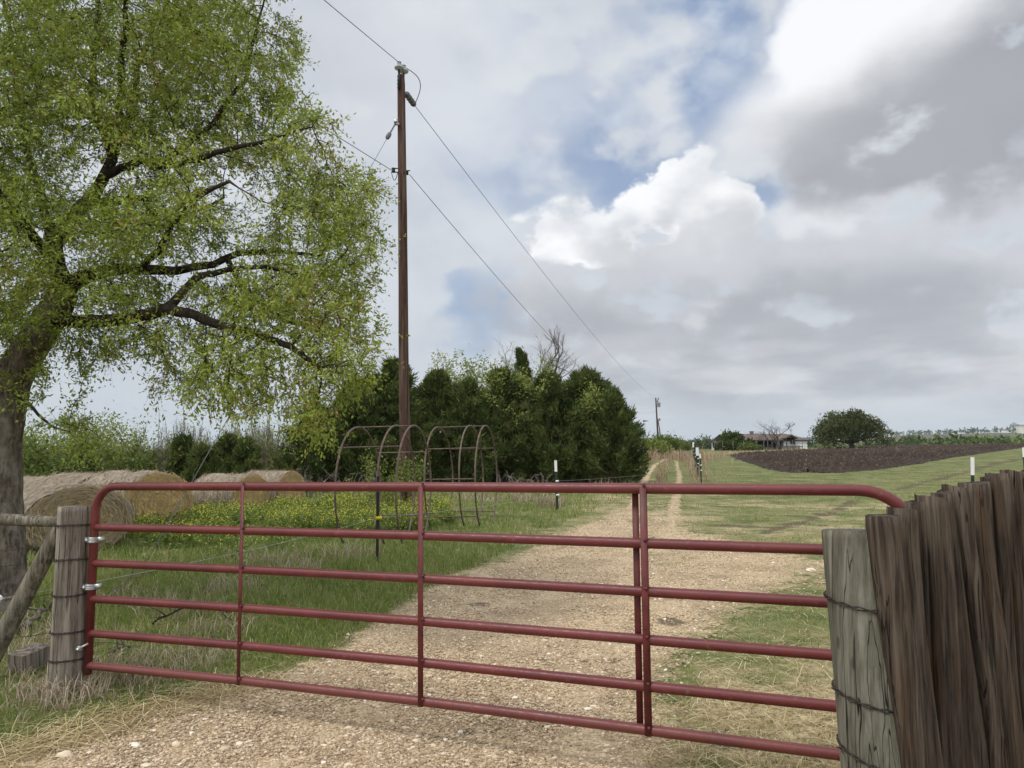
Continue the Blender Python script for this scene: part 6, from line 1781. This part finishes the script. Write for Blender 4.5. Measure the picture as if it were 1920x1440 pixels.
# yard fence in front of the house
def yard_fence():
    xs = [1340, 1355, 1375, 1395, 1418, 1440, 1461, 1487, 1505, 1530, 1555]
    q = [G(px, 847) for px in xs]; pts = [Vector((P(px, 846, 108)[0], 108.0, 0)) for px in xs]
    for p in pts: p.z = float(hz(p[0], p[1]))
    root = empty('yard_fence', pts[0], 'thin wire fence along the far edge of the plowed field before the farmhouse', 'fence')
    for p in pts:
        mb = MB(); tube(mb, [p, p + Vector((0, 0, 1.5))], [0.05, 0.04], 6); part(root, 'post', mb, M['grey_board'])
    for z in (0.5, 0.95, 1.4):
        mb = MB(); tube(mb, [p + Vector((0, -0.06, z)) for p in pts], 0.012, 4, True); part(root, 'wire', mb, M['wire'])
yard_fence()

# ------------------------------------------------------------------ live oak in the field
def round_tree(name, x, Y, H, R, label, seed, mat, nl, leaf, group=None, trunk_h=0.22, tone=0.5, tr=0.3, flat=1.0, K=6, low=-0.5):
    rg = np.random.default_rng(seed); gz = float(hz(x, Y))
    root = empty(name, (x, Y, gz), label, 'tree', group)
    lobes = []
    nlob = 15
    for i in range(nlob):
        a = i * 2.399 + rg.uniform(-0.3, 0.3); u = math.sqrt((i + 0.5) / nlob)
        lobes.append((math.cos(a) * u * R * 0.70, math.sin(a) * u * R * 0.70, H * (0.32 + 0.42 * (1 - u ** 2) * rg.uniform(0.85, 1.1) + 0.05 * rg.normal()), R * rg.uniform(0.28, 0.40)))
    lobes.append((0, 0, H - R * 0.28, R * 0.28))
    mb = MB(); th = H * trunk_h
    tube(mb, [(0, 0, -0.2), (0.04 * R, 0, th * 0.6), (0, 0, th * 1.2)], [tr * 1.25, tr, tr * 0.8], 10)
    tkn = mb.build('trunk', M['bare']); tkn.parent = root
    mb = MB()
    for lx, ly, lz, lr in lobes:
        m_ = np.array([lx * 0.45, ly * 0.45, th + (lz - th) * 0.55]); tube(mb, [(0, 0, th), m_ + rg.normal(0, 0.05 * R, 3), (lx, ly, lz), (lx * 1.1, ly * 1.1, lz + lr * 0.5)], [tr * 0.5, tr * 0.3, tr * 0.14, tr * 0.04], 5, False)
    o = mb.build('limbs', M['bare']); o.parent = root
    w = np.array([l[3] ** 2 for l in lobes]); who = rg.choice(len(lobes), nl, p=w / w.sum())
    lb = np.array(lobes)[who]
    d = unit(rg.normal(0, 1, (nl, 3))); d[:, 2] = np.where(d[:, 2] < low, -d[:, 2], d[:, 2])
    rr = (1 + 0.25 * vnoise(d * 2 + lb[:, :3], 3) + 0.2 * vnoise(d * 5 + lb[:, :3], 8)) * rg.uniform(0.2, 1, nl) ** 0.45
    c = lb[:, :3] + d * (lb[:, 3] * rr)[:, None] * np.array([1.08, 1.08, 0.95 * flat])
    B = np.repeat(c, K, 0) + rg.normal(0, leaf * 0.7, (nl * K, 3)); D = unit(np.repeat(d, K, 0) * 0.6 + rg.normal(0, 0.8, B.shape)); L = rg.uniform(0.6, 1.35, nl * K) * leaf
    q = leaf_quads(B, D, L, L * 0.55, rg); q[..., 2] = np.clip(q[..., 2], 0.05, None)
    tn = np.clip(tone + np.repeat(0.25 * vnoise(c * 0.9, 19) + rg.normal(0, 0.08, nl), K) + rg.normal(0, 0.10, nl * K), 0, 1)
    o = MB().add(q.reshape(-1, 3), np.arange(nl * K * 4).reshape(-1, 4), np.repeat(tn, 4)).build('crown', M[mat], smooth=False); o.parent = root
    return root
Yo = 104.0; t = P(1592, 771, Yo)
round_tree('live_oak', t[0], Yo, t[2] - float(hz(t[0], Yo)), 145 / 2 / F * Yo, 'broad dark green live oak standing alone behind the plowed field', 3, 'oak', 3600, 0.25, tr=0.36, K=7, trunk_h=0.16, low=-0.8)

# ------------------------------------------------------------------ brush round the far end of the track
FB = 'scrub at the far end of the track'
ball_list = [(1215, 826, 92, 40, 'green scrub at the foot of the transformer pole', 0.35), (1245, 822, 100, 44, 'green scrub right of the transformer pole', 0.3), (1272, 829, 112, 40, 'low green scrub where the track meets the skyline', 0.35), (1195, 830, 80, 36, 'green scrub beside the right end of the cedar row', 0.35), (1232, 835, 75, 30, 'yellowish low scrub left of the track end', 0.55)]
for i, (px, py, Y, w, lab, tn) in enumerate(ball_list):
    shrub('scrub_bush', px, py, Y, w, lab, 81 + i, 8, 0.04, 'bare', dict(per=8, spread=0.35, ln=0.32, mat='bush', t0=tn, tv=0.15), lev=3, group=FB, spread=0.5, up=0.15)
for i, (px, py, Y, lab) in enumerate([(1212, 806, 95, 'gnarled bare tree left of the transformer pole'), (1240, 806, 118, 'bare branching tree behind the two far poles'), (1268, 816, 112, 'dead tree leaning over the scrub right of the far poles'), (1298, 826, 130, 'small bare tree beside the row of steel posts')]):
    t = P(px, py, Y); bare_tree('bare_tree', t[0], Y, t[2] - float(hz(t[0], Y)), lab, 91 + i, 5, 0.13, spread=0.75, up=0.05, group='bare trees at the far end of the track')

# ------------------------------------------------------------------ the valley beyond: trees one can tell apart, then woodland
protos = [round_tree('valley_tree', 60 + 9 * i, 300.0, H, R, 'placeholder', 200 + i, 'far_tree', 420, 0.75, 'trees in the valley beyond the plowed field', 0.15, tn, 0.3, 1.0, 5)
          for i, (H, R, tn) in enumerate([(9, 5.5, 0.35), (8, 6.5, 0.62), (11, 5.5, 0.48), (7, 5, 0.75)])]
spots = [(1306, 822, 330, 2, 'dark tree on the skyline left of the farmhouse'), (1322, 819, 360, 0, 'blue green treetop just left of the farmhouse gable'), (1512, 822, 420, 0, 'dark tree between the farmhouse and the live oak'),
         (1672, 826, 300, 1, 'pale green tree just right of the live oak'), (1708, 815, 320, 2, 'tall green tree in the valley right of the live oak'), (1735, 826, 330, 0, 'dark tree right of the tall valley tree'), (1760, 821, 370, 2, 'brownish tree in mid valley'),
         (1790, 827, 310, 3, 'pale round tree over the middle of the plowed field'), (1822, 825, 330, 1, 'yellow green tree over the white tipped post'), (1848, 818, 330, 2, 'tall green tree right of the white tipped post'), (1868, 820, 350, 0, 'dark tree close to the right end of the field'),
         (1890, 817, 330, 2, 'green tree next to the right edge of the picture'), (1912, 824, 320, 1, 'pale tree at the right edge of the picture'), (1650, 832, 290, 3, 'low pale tree under the live oak branches'), (1686, 832, 290, 3, 'low pale bush tree left of the tall valley tree'), (1725, 834, 285, 1, 'lowest yellow green tree behind the field edge')]
seen = set()
for i, (px, py, Y, k, lab) in enumerate(spots):
    t = P(px, py, Y); gz = float(hz(t[0], Y)); H0 = (9, 8, 11, 7)[k]
    s = max((t[2] - gz) / H0, 0.3)
    if k not in seen:
        o = protos[k]; seen.add(k); o.location = (t[0], Y, gz); o.scale = (s * 0.95, s * 0.95, s); o['label'] = lab
    else:
        o = dup(protos[k], (t[0], Y, gz), lab, i * 1.1, 1.0); o.scale = (s * 0.95, s * 0.95, s)
def woodland():
    rg = np.random.default_rng(77)
    mb = MB()
    def add(xy, h, K, sz, tone):
        n = len(xy); z = hz(xy[:, 0], xy[:, 1])
        B = np.repeat(np.c_[xy, z], K, 0); hh = np.repeat(h, K)
        d = unit(rg.normal(0, 1, (n * K, 3)))
        B = B + d * (hh * 0.45)[:, None] * rg.uniform(0.5, 1, n * K)[:, None] * np.array([1.1, 1.1, 0.9]) + np.array([0, 0, 1]) * (hh * 0.5)[:, None]
        D = unit(rg.normal(0, 1, B.shape)); L = hh * sz * rg.uniform(0.6, 1.3, n * K)
        q = leaf_quads(B, D, L, L * 0.7, rg)
        mb.add(q.reshape(-1, 3), np.arange(n * K * 4).reshape(-1, 4), np.repeat(np.clip(np.repeat(tone, K) + rg.normal(0, 0.1, n * K), 0, 1), 4))
    # valley floor hedgerows
    n = 420; a = np.radians(rg.uniform(-6, 46, n)); r = rg.uniform(330, 640, n); xy = np.c_[r * np.sin(a), r * np.cos(a)]
    add(xy, rg.uniform(4, 10, n), 40, 0.24, rg.uniform(0.1, 0.75, n))
    n = 260; a = np.radians(rg.uniform(20, 46, n)); r = rg.uniform(270, 330, n); xy = np.c_[r * np.sin(a), r * np.cos(a)]
    add(xy, rg.uniform(3, 7, n), 40, 0.24, rg.uniform(0.3, 0.95, n))
    # strips of trees on the slope and along the skyline
    n = 900; a = np.radians(rg.uniform(-12, 46, n)); r = 1880 + rg.normal(0, 50, n) + 60 * np.sin(a * 40); xy = np.c_[r * np.sin(a), r * np.cos(a)]
    k = fbm2(xy[:, 0], xy[:, 1], 0.012, 3, 5) > -0.15; xy = xy[k]
    add(xy, rg.uniform(7, 15, len(xy)), 26, 0.26, rg.uniform(0.0, 0.4, len(xy)))
    n = 900; a = np.radians(rg.uniform(-12, 46, n)); r = rg.uniform(800, 1700, n); xy = np.c_[r * np.sin(a), r * np.cos(a)]
    k = fbm2(xy[:, 0] * 0.5, xy[:, 1] * 2, 0.006, 3, 6) > 0.12; xy = xy[k]
    add(xy, rg.uniform(5, 11, len(xy)), 26, 0.26, rg.uniform(0.0, 0.5, len(xy)))
    o = mb.build('distant_woodland', M['far_tree'], smooth=False); tag(o, 'far woodland and hedges across the valley and along the hills', 'woodland', kind='stuff')
woodland()
# white houses on the far ridge
for i, (px, w, lab) in enumerate([(1671, 17, 'long white building on the far ridge right of the live oak'), (1799, 7, 'small white house on the far ridge, left of the ridge pair'), (1803, 3.5, 'tiniest white shed on the far ridge'), (1884, 8, 'small white house on the far ridge near the right edge')]):
    Y = 1560.0; x = P(px, 815, Y)[0]; Y2 = math.sqrt(max(1800 ** 2 - x ** 2, 1400 ** 2)); x = P(px, 815, Y2)[0]
    gz = float(hz(x, Y2)); s = Y2 / F; W = w * s
    root = empty('ridge_house', (x, Y2, gz), lab, 'house', 'white buildings on the far ridge')
    mb = MB(); box(mb, (x, Y2, gz + 2.0), (W, 8, 6.0)); part(root, 'wall', mb, M['white'], None, False)
    mb = MB(); mb.add([(x - W / 2 - .5, Y2 - 5, gz + 5), (x + W / 2 + .5, Y2 - 5, gz + 5), (x + W / 2 + .5, Y2, gz + 7), (x - W / 2 - .5, Y2, gz + 7), (x + W / 2 + .5, Y2 + 5, gz + 5), (x - W / 2 - .5, Y2 + 5, gz + 5)], [np.array([[0, 1, 2, 3], [3, 2, 4, 5], [5, 4, 1, 0]]), np.array([[0, 3, 5], [2, 1, 4]])])
    part(root, 'roof', mb, M['shingle'] if i else M['porcelain'], None, False)
# big pale building on the ridge, cut off by the right edge
def barn():
    Y2 = 1450.0; x0 = P(1911, 800, Y2)[0]; W = 60.0
    gz = float(hz(x0 + 8, Y2)); z0, z1 = P(1911, 812, Y2)[2], P(1911, 793, Y2)[2]
    root = empty('white_barn', (x0 + W / 2, Y2, gz), 'tall cream white barn on the ridge, cut off by the right edge of the picture', 'barn')
    mb = MB(); box(mb, (x0 + 2 + W / 2, Y2 + 15, (min(gz, z0) - 2 + z1 - 3) / 2), (W, 30, z1 - 3 - min(gz, z0) + 2)); part(root, 'wall', mb, M['cream'], None, False)
    mb = MB(); V = [(x0, Y2 - 2, z1 - 4), (x0 + W + 4, Y2 - 2, z1 - 4), (x0 + W + 4, Y2 + 15, z1 + 2), (x0, Y2 + 15, z1 + 2), (x0 + W + 4, Y2 + 32, z1 - 4), (x0, Y2 + 32, z1 - 4)]
    mb.add(V, [np.array([[0, 1, 2, 3], [3, 2, 4, 5], [5, 4, 1, 0]]), np.array([[0, 3, 5], [2, 1, 4]])]); part(root, 'roof', mb, M['porcelain'], None, False)
M['cream'] = plain_mat('cream_metal', (0.72, 0.69, 0.58), 0.6, 0, 0.05, 0.1)
barn()

# ------------------------------------------------------------------ the air
def haze():
    m = bpy.data.materials.new('air'); m.use_nodes = True
    nt = m.node_tree; nt.nodes.clear()
    v = nt.nodes.new('ShaderNodeVolumePrincipled'); o = nt.nodes.new('ShaderNodeOutputMaterial')
    v.inputs['Color'].default_value = (0.80, 0.88, 0.97, 1); v.inputs['Density'].default_value = 0.00010; v.inputs['Anisotropy'].default_value = 0.0
    nt.links.new(v.outputs[0], o.inputs['Volume'])
    mb = MB(); box(mb, (0, 0, 40), (5400, 5400, 110))
    ob = mb.build('haze', m, smooth=False); tag(ob, 'thin pale haze over the fields', 'haze', kind='stuff')
haze()
